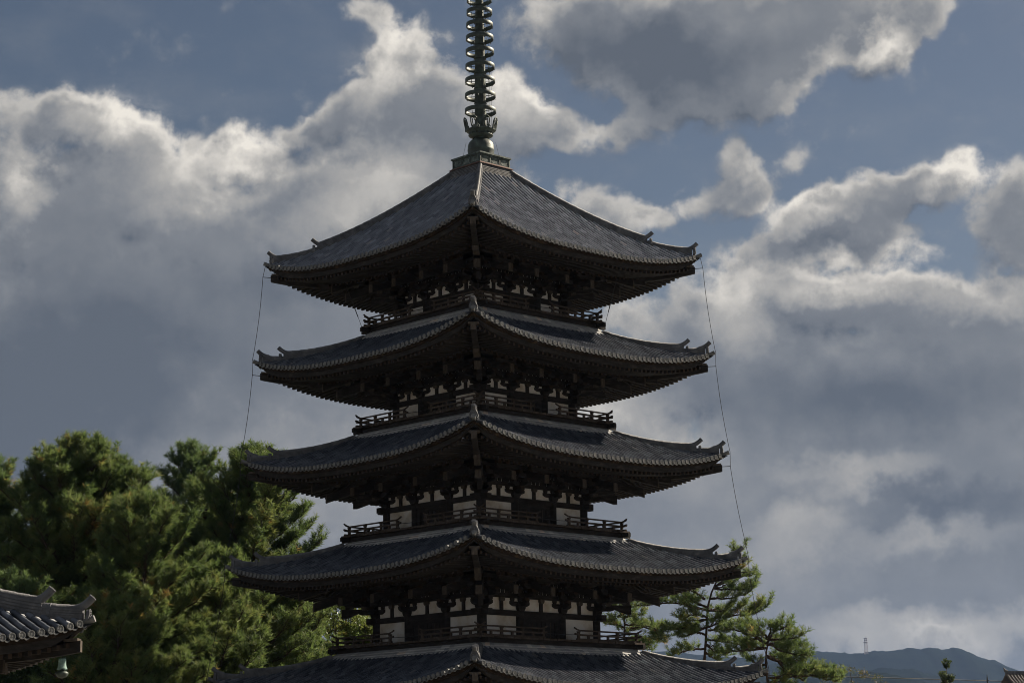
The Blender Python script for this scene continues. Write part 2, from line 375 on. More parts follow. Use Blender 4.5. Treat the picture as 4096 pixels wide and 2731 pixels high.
M['bronze'] = noise_mat('bronze', [(0.3, (0.020, 0.026, 0.024)), (0.5, (0.042, 0.055, 0.048)), (0.66, (0.07, 0.10, 0.085)), (0.8, (0.14, 0.12, 0.08))], 2.6, 0.55, detail=7, bs=0.4, spec=0.5, metal=0.25)
M['bronze_inner'] = noise_mat('bronze_panel', [(0.35, (0.035, 0.05, 0.045)), (0.6, (0.12, 0.15, 0.14)), (0.8, (0.24, 0.25, 0.22))], 4.5, 0.7, detail=7, bs=0.4, spec=0.3)
M['red'] = noise_mat('red_copper', [(0.3, (0.07, 0.035, 0.028)), (0.7, (0.16, 0.08, 0.062))], 5.0, 0.7)
M['iron'] = noise_mat('dark_wire', [(0.3, (0.012, 0.012, 0.013)), (0.7, (0.03, 0.03, 0.03))], 5.0, 0.6, bs=0)

# ------------------------------------------------------------------ tiled hipped roof, four faces
class Roof:
    def __init__(s, half, zc, L, a, q, rtop, sp=0.285, tr=0.076):
        s.s, s.zc, s.L, s.a, s.q, s.rtop, s.sp, s.tr = half, zc, L, a, q, rtop, sp, tr
        s.zm = zc - L
    def lf(s, x, r): return s.L*(np.abs(x)/s.s)**2.8*(np.asarray(r)/s.s)
    def surf(s, x, r): d = s.s - np.asarray(r); return s.zm + s.a*d + s.q*d*d + s.lf(x, r)
    def hip(s, r): return s.surf(r, r)
    def strip(s, mb, r0, r1, z0, z1, n=48, mat=0, dr=0.0, ramp=None):
        """a board running round the eave: radial span r0..r1, height z0..z1 over the eave line"""
        u = np.linspace(-1, 1, n+1); V = []
        for (r, z) in ((r0, z0), (r1, z0), (r1, z1), (r0, z1)):
            x = u*r; zz = np.full_like(u, z)
            if ramp is not None and z < ramp: zz = z + (ramp-z)*np.clip((np.abs(x)-(s.s-1.15))/0.85, 0, 1)**1.2
            V.append(np.stack([x, -r*np.ones_like(u), s.zm + zz + s.lf(x, r) + dr*(s.s-r)], 1))
        V = np.stack(V, 1).reshape(-1, 3)
        i, j = np.meshgrid(np.arange(n), np.arange(4), indexing='ij')
        q = np.stack([i*4+j, (i+1)*4+j, (i+1)*4+(j+1) % 4, i*4+(j+1) % 4], -1).reshape(-1, 4)
        mb.add(V, q, mat=mat)
    def sheet(s, mb, r0, r1, zf, nr=6, n=40, mat=0):
        u = np.linspace(-1, 1, n+1); r = np.linspace(r0, r1, nr+1)
        U, RR = np.meshgrid(u, r, indexing='ij'); X = U*RR
        V = np.stack([X, -RR, zf(X, RR)], -1).reshape(-1, 3)
        i, j = np.meshgrid(np.arange(n), np.arange(nr), indexing='ij'); k = nr+1
        q = np.stack([i*k+j, i*k+j+1, (i+1)*k+j+1, (i+1)*k+j], -1).reshape(-1, 4)
        mb.add(V, q, mat=mat, smooth=True)
    def tiles(s, mb):
        # flat tile courses between the round rows, one saw-tooth step per course
        cl = 0.24
        rs = [s.rtop]; k = []
        rr = s.rtop
        r_list = []; off = []
        while rr < s.s - 0.02:
            r2 = min(rr+cl, s.s); r_list += [rr, r2]; off += [0.0, 0.022]; rr = r2
        n = int(2*s.s/s.sp)
        u = np.linspace(-1, 1, n+1)
        RR = np.array(r_list); OF = np.array(off)
        X = u[:, None]*RR[None]; Zz = s.surf(X, RR[None]) - 0.105 + OF[None]*0.6
        V = np.stack([X, -np.broadcast_to(RR, X.shape), Zz], -1).reshape(-1, 3)
        uv = np.stack([np.broadcast_to((X/s.sp+200), X.shape), np.broadcast_to(RR[None]/cl, X.shape)], -1).reshape(-1, 2)
        k = len(RR); i, j = np.meshgrid(np.arange(n), np.arange(k-1), indexing='ij')
        q = np.stack([i*k+j, i*k+j+1, (i+1)*k+j+1, (i+1)*k+j], -1).reshape(-1, 4)
        mb.add(V, q, uv=uv, mat=1)
        # round tile rows
        nrow = int(s.s/s.sp - 0.15)
        th = np.radians(np.linspace(-42, 222, 11))
        for jx in range(-nrow, nrow+1):
            x = jx*s.sp + float(rng.normal(0, 0.006))
            r0 = max(s.rtop, abs(x)+0.10); L = s.s - r0
            if L < 0.25: continue
            nt_ = max(1, int(round(L/0.34)))
            ed = s.s - (np.arange(nt_+1)[::-1])*(L/nt_)
            jit = rng.normal(0, 0.0022, nt_)
            R_, P_, I_ = [], [], []
            for t_ in range(nt_):
                R_ += [ed[t_]-(0.012 if t_ else 0), ed[t_+1]+0.004]; P_ += [s.tr*0.96, s.tr*1.04]; I_ += [t_, t_]
            R_ = np.array(R_); P_ = np.array(P_); I_ = np.array(I_)
            z = s.surf(x, R_) + 0.010 + jit[I_]
            slope = (s.surf(x, R_+0.05)-s.surf(x, R_-0.05))/0.1
            nn = np.stack([-slope, np.ones_like(slope)], 1); nn /= np.linalg.norm(nn, axis=1)[:, None]
            Vx = x + jit[I_][:, None]*1.3 + P_[:, None]*np.cos(th)[None]
            dr = P_[:, None]*np.sin(th)[None]*nn[:, :1]; dz = P_[:, None]*np.sin(th)[None]*nn[:, 1:]
            V = np.stack([Vx, -(R_[:, None]+dr), z[:, None]+dz], -1).reshape(-1, 3)
            m, k = len(R_), len(th)
            uv = np.stack([np.full((m, k), jx+500.5), np.broadcast_to((I_[:, None]+0.5), (m, k))], -1).reshape(-1, 2)
            i, j = np.meshgrid(np.arange(0, m-1, 2), np.arange(k-1), indexing='ij')
            q = np.stack([i*k+j, i*k+j+1, (i+1)*k+j+1, (i+1)*k+j], -1).reshape(-1, 4)
            mb.add(V, q, uv=uv, smooth=True)
            s.cap(mb, x, -(s.s+0.035), float(s.surf(x, s.s)) + 0.006, s.tr*1.34)
            # drooping lip of the flat eave tile between two caps
            xm = x + s.sp/2
            if abs(xm) < s.s-0.1:
                zz = float(s.surf(xm, s.s)) - 0.045; w = s.sp*0.34
                pr = [(-w, 0.0), (-w*0.5, -0.055), (0, -0.075), (w*0.5, -0.055), (w, 0.0), (w*0.5, -0.02), (0, -0.035), (-w*0.5, -0.02)]
                mb.prism(pr, (xm, -s.s, zz-0.02), (1, 0, 0), (0, 0, 1), (0, 1, 0), 0.04, mat=2)
    def cap(s, mb, x, y, z, r):
        n = 14; th = np.arange(n)*2*PI/n; rows = []
        for (ry, rr) in ((0.10, 0.93), (0.0, 1.0), (0.0, 0.80), (0.014, 0.76), (0.014, 0.30), (0.004, 0.22), (0.004, 0.001)):
            rows.append(np.stack([x+r*rr*np.cos(th), np.full(n, y+ry), z+r*rr*np.sin(th)], 1))
        m = len(rows); i, j = np.meshgrid(np.arange(m-1), np.arange(n), indexing='ij')
        q = np.stack([i*n+j, (i+1)*n+j, (i+1)*n+(j+1) % n, i*n+(j+1) % n], -1).reshape(-1, 4)
        mb.add(np.vstack(rows), q, mat=2)

def ridge_mb(rf, r0, r1, h0, h1, horn=0.30, w=0.13):
    """stacked ridge tiles running down the (-,-) hip, built along the diagonal; ends in an upswept round tile"""
    mb = MB(); n = 26
    rr = np.linspace(r0, r1, n)
    t = (rr-r0)/(r1-r0)
    base = rf.hip(rr) - 0.04
    hh = h0 + (h1-h0)*t**1.5
    k = 1/math.sqrt(2)
    P = np.stack([-rr, -rr, base], 1)
    side = np.array((k, -k, 0))
    steps = 5; prof = []
    for a_ in range(steps):
        z0 = a_/steps; z1 = (a_+0.72)/steps
        prof += [(w*1.02, z0), (w*1.02, z1), (w*0.84, z1), (w*0.84, (a_+1)/steps)]
    full = [(p, z) for p, z in prof] + [(-p, z) for p, z in prof[::-1]]
    m = len(full)
    F = np.array(full)
    V = P[:, None] + side*F[None, :, 0:1] + np.array((0, 0, 1.0))*(F[None, :, 1:2]*hh[:, None, None])
    i, j = np.meshgrid(np.arange(n-1), np.arange(m-1), indexing='ij')
    q = np.stack([i*m+j, i*m+j+1, (i+1)*m+j+1, (i+1)*m+j], -1).reshape(-1, 4)
    mb.add(V.reshape(-1, 3), q)
    mb.add(V[-1], [list(range(m))])
    # round cap tiles, each slightly tapered
    L = (r1-r0)*math.sqrt(2); nt_ = max(2, int(L/0.36))
    pts, rad = [], []
    for a_ in range(nt_):
        for e_, f_ in ((0.0, 0.94), (0.97, 1.06)):
            tt = (a_+e_)/nt_; r = r0 + (r1-r0)*tt
            pts.append((-r, -r, float(rf.hip(r)) - 0.04 + h0 + (h1-h0)*tt**1.5)); rad.append(w*0.74*f_)
    mb.tube(pts, rad, n=10)
    # upswept end tile
    zt = float(rf.hip(r1)) - 0.04 + h1
    hp, hr = [], []
    for a_ in np.linspace(0, 1, 10):
        rr_ = r1 - 0.20 + a_*0.37
        hp.append((-rr_, -rr_, zt + 0.01 - 0.03*(1-a_) + horn*a_**2.1)); hr.append(w*(0.84 - 0.10*a_))
    mb.tube(hp, hr, n=12)
    tip = np.array(hp[-1]); ax = tip-np.array(hp[-2]); ax /= np.linalg.norm(ax)
    mb.tube([tip-ax*0.02, tip+ax*0.012], w*0.80, n=14); mb.tube([tip+ax*0.012, tip+ax*0.022], w*0.42, n=10)
    return mb
def oni_mb(r, z, sc=1.0):
    """shield shaped ridge end ornament with horned brow, facing out along the (-,-) diagonal"""
    k = 1/math.sqrt(2); o = np.array((-r, -r, z)); out = np.array((-k, -k, 0)); side = np.array((k, -k, 0)); upv = (0, 0, 1)
    mb = MB()
    pr = [(-.20, 0), (-.215, .06), (-.18, .13), (-.175, .30), (-.15, .37), (-.09, .41), (.09, .41), (.15, .37), (.175, .30), (.18, .13), (.215, .06), (.20, 0), (.08, -.02), (0, .03), (-.08, -.02)]
    mb.prism([(a*sc, b*sc) for a, b in pr], o, side, upv, out, 0.09*sc)
    pr2 = [(a*0.8*sc, (b*0.8+0.05)*sc) for a, b in pr]
    mb.prism(pr2, o+out*0.05*sc, side, upv, out, 0.05*sc)
    def ball(p, rr, q=1.0):
        c = o + side*p[0]*sc + np.array((0, 0, 1.0))*p[1]*sc + out*(0.075+p[2])*sc
        prof = [(rr*sc*math.sin(a), rr*sc*q*math.cos(a)) for a in np.linspace(0.02, PI-0.02, 7)]
        mb.lathe(prof, c, 8)
    for sx in (-1, 1):
        ball((sx*.07, .26, 0), .036); ball((sx*.10, .13, 0), .05, .7); ball((sx*.105, .345, 0), .03, 1.6); ball((sx*.04, .33, .01), .028); ball((sx*.15, .05, 0), .035)
    ball((0, .19, .02), .042); ball((0, .09, .01), .05, .6)
    # arched brow and struts either side
    for sx in (-1, 1):
        mb.tube([o+side*sx*.17*sc+np.array((0, 0, .02*sc))+out*.02, o+side*sx*.185*sc+np.array((0, 0, .2*sc))+out*.04, o+side*sx*.12*sc+np.array((0, 0, .39*sc))+out*.05, o+np.array((0, 0, .42*sc))+out*.05], 0.022*sc, n=6)
    return mb

def eaves(rf, c, parent, fly=1.25, slope=0.42, name='eave_rafters'):
    """two tiers of rafters, boards and hip rafters under a roof; c = half width of the wall below"""
    s = rf.s; zm = rf.zm; mb = MB()
    rb = s - 2.0
    ft = lambda x, r: zm - 0.42 + 0.10*((s-0.3)-r) + rf.lf(x, r)
    bt = lambda x, r: zm - 0.56 + slope*((s-1.5)-r) + rf.lf(x, r)
    n = int(s/rf.sp - 0.4)
    def raft(x, r0, r1, zf, w, h):
        m = max(2, int((r1-r0)/0.5)+1); r = np.linspace(r0, r1, m); zt = zf(x, r)
        V = np.zeros((m, 4, 3)); V[:, :, 1] = -r[:, None]
        V[:, 0, 0] = V[:, 3, 0] = x-w/2; V[:, 1, 0] = V[:, 2, 0] = x+w/2
        V[:, 0, 2] = V[:, 1, 2] = zt-h; V[:, 2, 2] = V[:, 3, 2] = zt
        i, j = np.meshgrid(np.arange(m-1), np.arange(4), indexing='ij')
        q = np.stack([i*4+j, i*4+(j+1) % 4, (i+1)*4+(j+1) % 4, (i+1)*4+j], -1).reshape(-1, 4)
        V = V.reshape(-1, 3); mb.add(V, q)
        e_ = V[-4:]; mb.add(e_ + np.array((0, -0.001, 0)), np.array([(0, 1, 2, 3)]), mat=1)
    for j in range(-n, n+1):
        x = (j+0.5)*rf.sp if j < n else None
        if x is None: continue
        r0 = max(s-2.3, abs(x)+0.14); r1 = s-0.30+float(rng.normal(0, 0.008))
        if r1-r0 > 0.12: raft(x, r0, r1, ft, 0.115, 0.13)
        r0 = max(c-0.1, abs(x)+0.14); r1 = rb+float(rng.normal(0, 0.01))
        if r1-r0 > 0.12: raft(x, r0, r1, bt, 0.125, 0.14)
    rf.sheet(mb, s-2.3, s-0.36, lambda X, RR: ft(X, RR)+0.006, 3)
    rf.sheet(mb, c-0.2, s-1.95, lambda X, RR: bt(X, RR)+0.006, 5)
    mb.rot4(); o = mb.build(name, [M['wood'], M['rafter_end']], parent)
    fb = MB()
    rf.strip(fb, s-0.35, s-0.22, -0.415, -0.082, ramp=-0.12); rf.strip(fb, s-0.34, s-0.11, -0.21, -0.075, mat=1, ramp=-0.11)
    rf.strip(fb, s-2.09, s-1.96, -0.555+0.21, -0.445+0.055)
    fb.rot4().build('eave_board', [M['wood'], M['wood_fascia']], parent)
    k = 1/math.sqrt(2)
    def diag(mbx, ra, rb_, zf, w, h, m=10, mat=0):
        r = np.linspace(ra, rb_, m); V = np.zeros((m, 4, 3)); z = np.array([zf(q_) for q_ in r])
        for a_, (sd_, up_) in enumerate(((-1, 0), (1, 0), (1, 1), (-1, 1))):
            V[:, a_, 0] = -r + sd_*k*w/2; V[:, a_, 1] = -r - sd_*k*w/2; V[:, a_, 2] = z - h*(1-up_)
        i, j = np.meshgrid(np.arange(m-1), np.arange(4), indexing='ij')
        q = np.stack([i*4+j, i*4+(j+1) % 4, (i+1)*4+(j+1) % 4, (i+1)*4+j], -1).reshape(-1, 4)
        V = V.reshape(-1, 3); mbx.add(V, q, mat=mat)
        mbx.add(V[:4], np.array([(3, 2, 1, 0)]), mat=mat); mbx.add(V[-4:], np.array([(0, 1, 2, 3)]), mat=1)
    hmesh = None
    for kk in range(4):
        if hmesh is None:
            hb = MB()
            diag(hb, s-2.4, s-0.22, lambda r: float(ft(r, r))-0.02, 0.24, 0.30)
            diag(hb, c-0.2, s-1.9, lambda r: float(bt(r, r))-0.05, 0.27, 0.34)
            zt = float(ft(s-0.35, s-0.35))
            e1 = np.array((-(s-0.26), -(s-0.26), zt+0.035)); e0 = np.array((-(s-0.52), -(s-0.52), zt+0.01))
            hb.beam(e0, e1, 0.46, 0.075, mat=1)
            hmesh = hb.mesh('hip_rafter', [M['wood'], M['wood_end']])
        link('hip_rafter', hmesh, parent, rz=kk*PI/2)
    return bt

# ------------------------------------------------------------------ the pagoda
def make_roof(parent, rf, c, tile='tile', rin=0.05, up_end=0.90, low_end=0.985, h0=0.14, h1=0.40, lh0=0.16, lh1=0.32, ornament=1.0, slope=0.42, eaves_on=True):
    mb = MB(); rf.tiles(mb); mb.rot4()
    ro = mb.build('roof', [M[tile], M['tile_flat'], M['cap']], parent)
    s = rf.s; low_end = 1-0.30/s; eaves(rf, c, ro, slope=slope)
    up_ = ridge_mb(rf, rf.rtop-rin, s*up_end, h0, h1, horn=0.24).mesh('hip_ridge', M['ridge'])
    lo_ = ridge_mb(rf, s*up_end, s*low_end, lh0, lh1, horn=0.25).mesh('hip_ridge', M['ridge'])
    r1 = s*up_end+0.10; r2 = s*low_end+0.06
    ou = oni_mb(r1, float(rf.hip(r1))-0.02, 0.86*ornament).mesh('ridge_end_ornament', M['ridge'])
    ol = oni_mb(r2, float(rf.hip(min(r2, s)))-0.02, 0.92*ornament).mesh('ridge_end_ornament', M['ridge'])
    ct = MB(); k = 1/math.sqrt(2)                     # the tile at the very corner, turned up
    z0 = float(rf.hip(s))
    pts = [(-(s-0.28), -(s-0.28), z0-0.06), (-(s-0.12), -(s-0.12), z0-0.02), (-(s+0.02), -(s+0.02), z0+0.05)]
    ct.tube(pts, [0.075, 0.085, 0.10], n=12)
    cm = ct.mesh('corner_tile', M['cap'])
    for kk in range(4):
        a = kk*PI/2
        link('hip_ridge', up_, ro, rz=a); link('hip_ridge', lo_, ro, rz=a)
        link('ridge_end_ornament', ou, ro, rz=a); link('ridge_end_ornament', ol, ro, rz=a)
        link('corner_tile', cm, ro, rz=a)
    return ro

def arm_prof(h, L, w=0.20):
    """underside-curved bracket arm outline (length, height)"""
    return [(-L, w), (L, w), (L, w*0.42), (L-0.05, w*0.30), (L-0.12, w*0.12), (L-0.20, 0.0), (-(L-0.20), 0.0), (-(L-0.12), w*0.12), (-(L-0.05), w*0.30), (-L, w*0.42)]
def blk(mb, x, y, z, w=0.24, h=0.15, d=None, mat=0):
    """small bearing block: upright above, tapering below"""
    d = d or w
    a = w/2; b = w*0.34
    P = [(-b, 0), (b, 0), (a, h*0.42), (a, h), (-a, h), (-a, h*0.42)]
    mb.prism(P, (x, y, z), (1, 0, 0), (0, 0, 1), (0, 1, 0), d, mat=mat)
def bracket_mesh(k, st):
    """three-stepped bracket set on a column, projecting along -Y; k vertical scale, st step scale"""
    mb = MB(); Z = lambda v: v*k; S = lambda v: v*st
    blk(mb, 0, 0, 0, 0.44, Z(0.25))
    H = Z(0.19)
    def across(y, z, L): mb.prism(arm_prof(0, L, H), (0, y, z), (1, 0, 0), (0, 0, 1), (0, 1, 0), 0.16)
    def outw(y1, z): mb.prism([(-0.2, H), (y1+0.16, H), (y1+0.16, H*0.45), (y1+0.06, H*0.12), (y1-0.04, 0), (-0.2, 0)], (0, 0, z), (0, -1, 0), (0, 0, 1), (1, 0, 0), 0.16)
    across(0, Z(0.17), 0.60); outw(S(0.42), Z(0.17))
    for x in (-0.46, 0, 0.46): blk(mb, x, 0, Z(0.36), 0.22, Z(0.14))
    blk(mb, 0, -S(0.42), Z(0.36), 0.24, Z(0.14), mat=1)
    across(0, Z(0.48), 0.78); across(-S(0.42), Z(0.48), 0.52); outw(S(0.85), Z(0.48))
    for x in (-0.38, 0.38): blk(mb, x, -S(0.42), Z(0.67), 0.22, Z(0.14), mat=1)
    for x in (-0.62, 0, 0.62): blk(mb, x, 0, Z(0.67), 0.22, Z(0.13))
    blk(mb, 0, -S(0.85), Z(0.67), 0.24, Z(0.14), mat=1)
    across(-S(0.85), Z(0.80), 0.56)
    for x in (-0.44, 0.44): blk(mb, x, -S(0.85), Z(0.99), 0.22, Z(0.13), mat=1)
    blk(mb, 0, -S(1.66), Z(0.80), 0.26, Z(0.15), mat=1)
    across(-S(1.66), Z(0.94), 0.60)
    for x in (-0.48, 0, 0.48): blk(mb, x, -S(1.66), Z(1.13), 0.23, Z(0.14), mat=1)
    return mb.mesh('bracket', [M['wood'], M['rafter_end']])
def tail_mesh(k, st, reach=2.14, w=0.23, zc=0.60, sl=0.34, h=0.36, cut=0.0):
    mb = MB(); r = reach*st; a = math.atan(sl)
    prof = [(-0.1, zc*k + sl*(r+0.1) - h/2), (r, zc*k - h/2), (r, zc*k + h/2), (-0.1, zc*k + sl*(r+0.1) + h/2)]
    mb.prism(prof, (0, 0, 0), (0, -1, 0), (0, 0, 1), (1, 0, 0), w)
    mb.span(-w/2-0.002, w/2+0.002, -r-0.006, -r+0.05, zc*k-h/2-0.002, zc*k+h/2+0.002, mat=1)
    mb.prism([(r*0.55, zc*k + sl*(r*0.45) + h/2), (r, zc*k + h/2), (r, zc*k + h/2+0.012), (r*0.55, zc*k + sl*(r*0.45) + h/2+0.012)], (0, 0, 0), (0, -1, 0), (0, 0, 1), (1, 0, 0), w*0.98, mat=1)
    return mb.mesh('tail_rafter', [M['wood'], M['wood_end']])
def corner_extra_mesh(k, st):
    """diagonal arms of a corner bracket set, projecting towards (-,-)"""
    mb = MB(); q = 1/math.sqrt(2); H = 0.19*k
    out = (-q, -q, 0); side = (q, -q, 0)
    def arm(y1, z, w=0.17, H=H, curve=True):
        P = [(-0.2, H), (y1, H), (y1, H*0.45), (y1-0.10, H*0.10), (y1-0.22, 0), (-0.2, 0)]
        mb.prism(P, (0, 0, z), out, (0, 0, 1), side, w)
    arm(0.42*1.414*st+0.30, 0.17*k); arm(0.85*1.414*st+0.32, 0.48*k); arm(1.35*1.414*st, 0.80*k)
    for d, z in ((0.42, 0.36), (0.85, 0.67), (1.66, 1.05)):
        P = [(-0.085, 0), (0.085, 0), (0.13, 0.06*k), (0.13, 0.15*k), (-0.13, 0.15*k), (-0.13, 0.06*k)]
        mb.prism(P, (out[0]*d*1.414*st, out[1]*d*1.414*st, z*k), out, (0, 0, 1), side, 0.26, mat=1)
    # pointed stub end
    y = 0.92*1.414*st
    mb.prism([(y-0.75, 0.40*k), (y-0.45, 0.22*k), (y+0.12, 0.02*k), (y+0.30, 0.02*k), (y+0.30, 0.40*k)], (0, 0, 0), out, (0, 0, 1), side, 0.20)
    return mb.mesh('corner_bracket', [M['wood'], M['wood_end']])
def corner_tail_mesh(k, st, reach, zc, sl=0.27, h=0.38, w=0.27):
    mb = MB(); q = 1/math.sqrt(2); out = (-q, -q, 0); side = (q, -q, 0); r = reach*1.414*st
    P = [(-0.3, zc*k+sl*(r+0.3)-h/2), (r+0.02, zc*k-h/2), (r, zc*k+h/2), (-0.3, zc*k+sl*(r+0.3)+h/2)]
    mb.prism(P, (0, 0, 0), out, (0, 0, 1), side, w)
    mb.prism([(r-0.04, zc*k-h/2-0.002), (r+0.028, zc*k-h/2-0.002), (r+0.008, zc*k+h/2+0.002), (r-0.04, zc*k+h/2+0.002)], (0, 0, 0), out, (0, 0, 1), side, w+0.004, mat=1)
    return mb.mesh('corner_tail_rafter', [M['wood'], M['wood_end']])

def storey(parent, c, z0, floor_z, rf):
    """walls, columns, beam and brackets of one storey; c column centre half width, z0 top of the head beam"""
    k = (rf.zm - z0)/1.37; st = (rf.s - c)/4.82
    top = rf.zm + 0.42*(rf.s-1.5-c) - 0.6
    w = MB()
    w.span(-c, c, -c-0.03, -c+0.05, floor_z, top); w.rot4()
    wall = w.build('wall', M['plaster'], parent)
    b = MB()
    b.span(-c-0.55, c+0.55, -c-0.15, -c+0.13, z0-0.24, z0)           # head beam with projecting ends
    for z in (0.48, 0.80, 1.12):
        b.span(-c-0.2, c+0.2, -c-0.085, -c-0.02, z0+z*k, z0+(z+0.19)*k)
    b.span(-c-1.66*st-0.6, c+1.66*st+0.6, -c-1.66*st-0.09, -c-1.66*st+0.09, z0+1.27*k, z0+1.42*k)    # eave purlin
    b.span(-c-0.85*st-0.3, c+0.85*st+0.3, -c-0.85*st-0.08, -c-0.85*st+0.08, z0+1.12*k, z0+1.27*k)
    cb = c*0.37
    sp = 0.235
    n = int(c/sp)
    for j in range(-n, n+1):                                          # small blocks between the wall tie beams
        for z in (0.67, 0.99): blk(b, j*sp, -c-0.06, z0+z*k, 0.15, 0.13*k, 0.09)
    for x in (-(c+cb)/2, 0.0, (c+cb)/2):                              # struts between the bracket sets
        b.span(x-0.09, x+0.09, -c-0.10, -c-0.02, z0, z0+0.35*k); blk(b, x, -c-0.09, z0+0.34*k, 0.27, 0.15*k, 0.16, mat=1)
    b.span(-c, c, -c-0.10, -c-0.02, floor_z, floor_z+0.12)
    # soffit boards between wall and purlin hide the roof void
    b.span(-c-1.6*st, c+1.6*st, -c-1.6*st, -c, z0+1.285*k, z0+1.315*k)
    b.rot4(); b.build('head_beam', [M['wood'], M['wood_end']], wall)
    colm = MB(); colm.lathe([(0.001, z0-0.02), (0.19, z0-0.02), (0.215, z0-0.12), (0.215, floor_z), (0.001, floor_z)], n=16)
    colm = colm.mesh('column', M['wood'])
    dm = MB()
    a = cb-0.21
    dm.span(-a, a, -c-0.075, -c-0.032, floor_z, z0-0.24)
    dm.span(-a, a, -c-0.11, -c-0.07, z0-0.44, z0-0.24); dm.span(-a, -a+0.2, -c-0.115, -c-0.07, floor_z, z0-0.44); dm.span(a-0.2, a, -c-0.115, -c-0.07, floor_z, z0-0.44)
    dm.span(-0.03, 0.03, -c-0.11, -c-0.07, floor_z, z0-0.44)
    for sx in (-1, 1):
        for f in (0.25, 0.5, 0.75): dm.span(sx*a*f-0.018, sx*a*f+0.018, -c-0.10, -c-0.07, floor_z+0.1, z0-0.44, mat=1 if f == 0.5 else 0)
        for f in (0.33, 0.66): dm.span(sx*0.04, sx*(a-0.2), -c-0.098, -c-0.07, floor_z+(z0-0.44-floor_z)*f-0.02, floor_z+(z0-0.44-floor_z)*f+0.02)
    dm = dm.mesh('door', [M['wood'], M['rail_wood']])
    bm = bracket_mesh(k, st); tm = tail_mesh(k, st); cm = corner_extra_mesh(k, st)
    t1 = corner_tail_mesh(k, st, 2.02, 0.50, sl=0.31); t2 = corner_tail_mesh(k, st, 2.50, 0.95, sl=0.30, h=0.36)
    for kk in range(4):
        ang = kk*PI/2; Rm = rotz(ang)
        link('door', dm, wall, rz=ang)
        for x in (-c, -cb, cb):
            p = Rm @ np.array((x, -c, 0)); link('column', colm, wall, tuple(p))
            p = Rm @ np.array((x, -c, z0))
            br = link('bracket', bm, parent, tuple(p), ang)
            link('tail_rafter', tm, br)
            if x == -c:
                link('bracket_arm', bm, br, rz=-PI/2); link('tail_rafter', tm, br, rz=-PI/2)
                link('corner_arm', cm, br); link('corner_tail_rafter', t1, br); link('corner_tail_rafter', t2, br)
    return wall

def balcony(parent, h, zb):
    """deck, support beams and railing; h half width, zb centre height of the edge beam"""
    b = MB()
    b.span(-h-0.5, h+0.5, -h-0.02, -h+0.14, zb-0.095, zb+0.09)
    b.span(-h-0.30, h+0.30, -h-0.10, -h+0.9, zb+0.115, zb+0.135)
    n = int(2*(h+0.25)/0.21)
    for j in range(n):                                                # plank ends
        x = -h-0.22+j*(2*h+0.44)/(n-1); b.span(x-0.096, x+0.096, -h-0.17-random.uniform(0, .02), -h+0.5, zb+0.10, zb+0.185, mat=2)
    b.span(-h, h, -h+0.14, -h+0.30, zb-0.45, zb+0.09)
    b.rot4()
    # two of the four edge beams sit a hair lower so crossings do not share a plane
    o = b.build('balcony', [M['wood'], M['wood_end'], M['rail_wood']], parent)
    zr = zb+0.20
    rm = MB(); g = h*0.205
    def rail(z, wd, ht, e0, e1, rise, round_=False):
        xs = np.linspace(e0, e1, 26); zz = np.full(26, z, float)
        for a_ in range(26):
            d = max(0.0, (e0+0.42)-xs[a_], xs[a_]-(e1-0.42)); zz[a_] += rise*(d/0.42)**2
        P = np.stack([xs, np.full(26, -h+0.02), zz], 1)
        if round_: rm.tube(P, wd/2, n=8)
        else:
            V = np.zeros((26, 4, 3)); V[:] = P[:, None]
            V[:, 0, 1] -= wd/2; V[:, 3, 1] -= wd/2; V[:, 1, 1] += wd/2; V[:, 2, 1] += wd/2
            V[:, 0, 2] -= ht/2; V[:, 1, 2] -= ht/2; V[:, 2, 2] += ht/2; V[:, 3, 2] += ht/2
            i, j = np.meshgrid(np.arange(25), np.arange(4), indexing='ij')
            q = np.stack([i*4+j, (i+1)*4+j, (i+1)*4+(j+1) % 4, i*4+(j+1) % 4], -1).reshape(-1, 4)
            V = V.reshape(-1, 3); rm.add(V, q); rm.add(V[:4], np.array([(0, 1, 2, 3)])); rm.add(V[-4:], np.array([(3, 2, 1, 0)]))
    rail(zr+0.035, 0.10, 0.075, g-0.02, h+0.27, 0)
    rail(zr+0.225, 0.09, 0.075, g-0.12, h+0.30, 0.045)
    rail(zr+0.42, 0.075, 0.075, g-0.16, h+0.30, 0.12, True)
    for f in (0.0, 1/3, 2/3, 1.0):
        x = g+0.10 + (h-g-0.12)*f
        rm.span(x-0.055, x+0.055, -h+0.02-0.05, -h+0.02+0.05, zr, zr+0.35)
        blk(rm, x, -h+0.02, zr+0.33, 0.13, 0.06)
    for f in (1/6, 0.5, 5/6):
        x = g+0.10 + (h-g-0.12)*f; rm.span(x-0.05, x+0.05, -h-0.025, -h+0.065, zr+0.05, zr+0.20)
    V0 = rm.v
    me1 = rm.mesh('railing', M['rail_wood'])
    rm.v = [v*np.array((-1, 1, 1)) for v in V0]; rm.f = [f[:, ::-1] for f in rm.f]
    me2 = rm.mesh('railing', M['rail_wood'])
    bar = MB(); bar.tube([(-g-0.1, -h+0.02, zr+0.23), (0, -h+0.02, zr+0.20), (g+0.1, -h+0.02, zr+0.23)], 0.014, n=6)
    bar = bar.mesh('gap_bar', M['iron'])
    for kk in range(4):
        link('railing', me1, o, rz=kk*PI/2); link('railing', me2, o, rz=kk*PI/2); link('gap_bar', bar, o, rz=kk*PI/2)
    return o

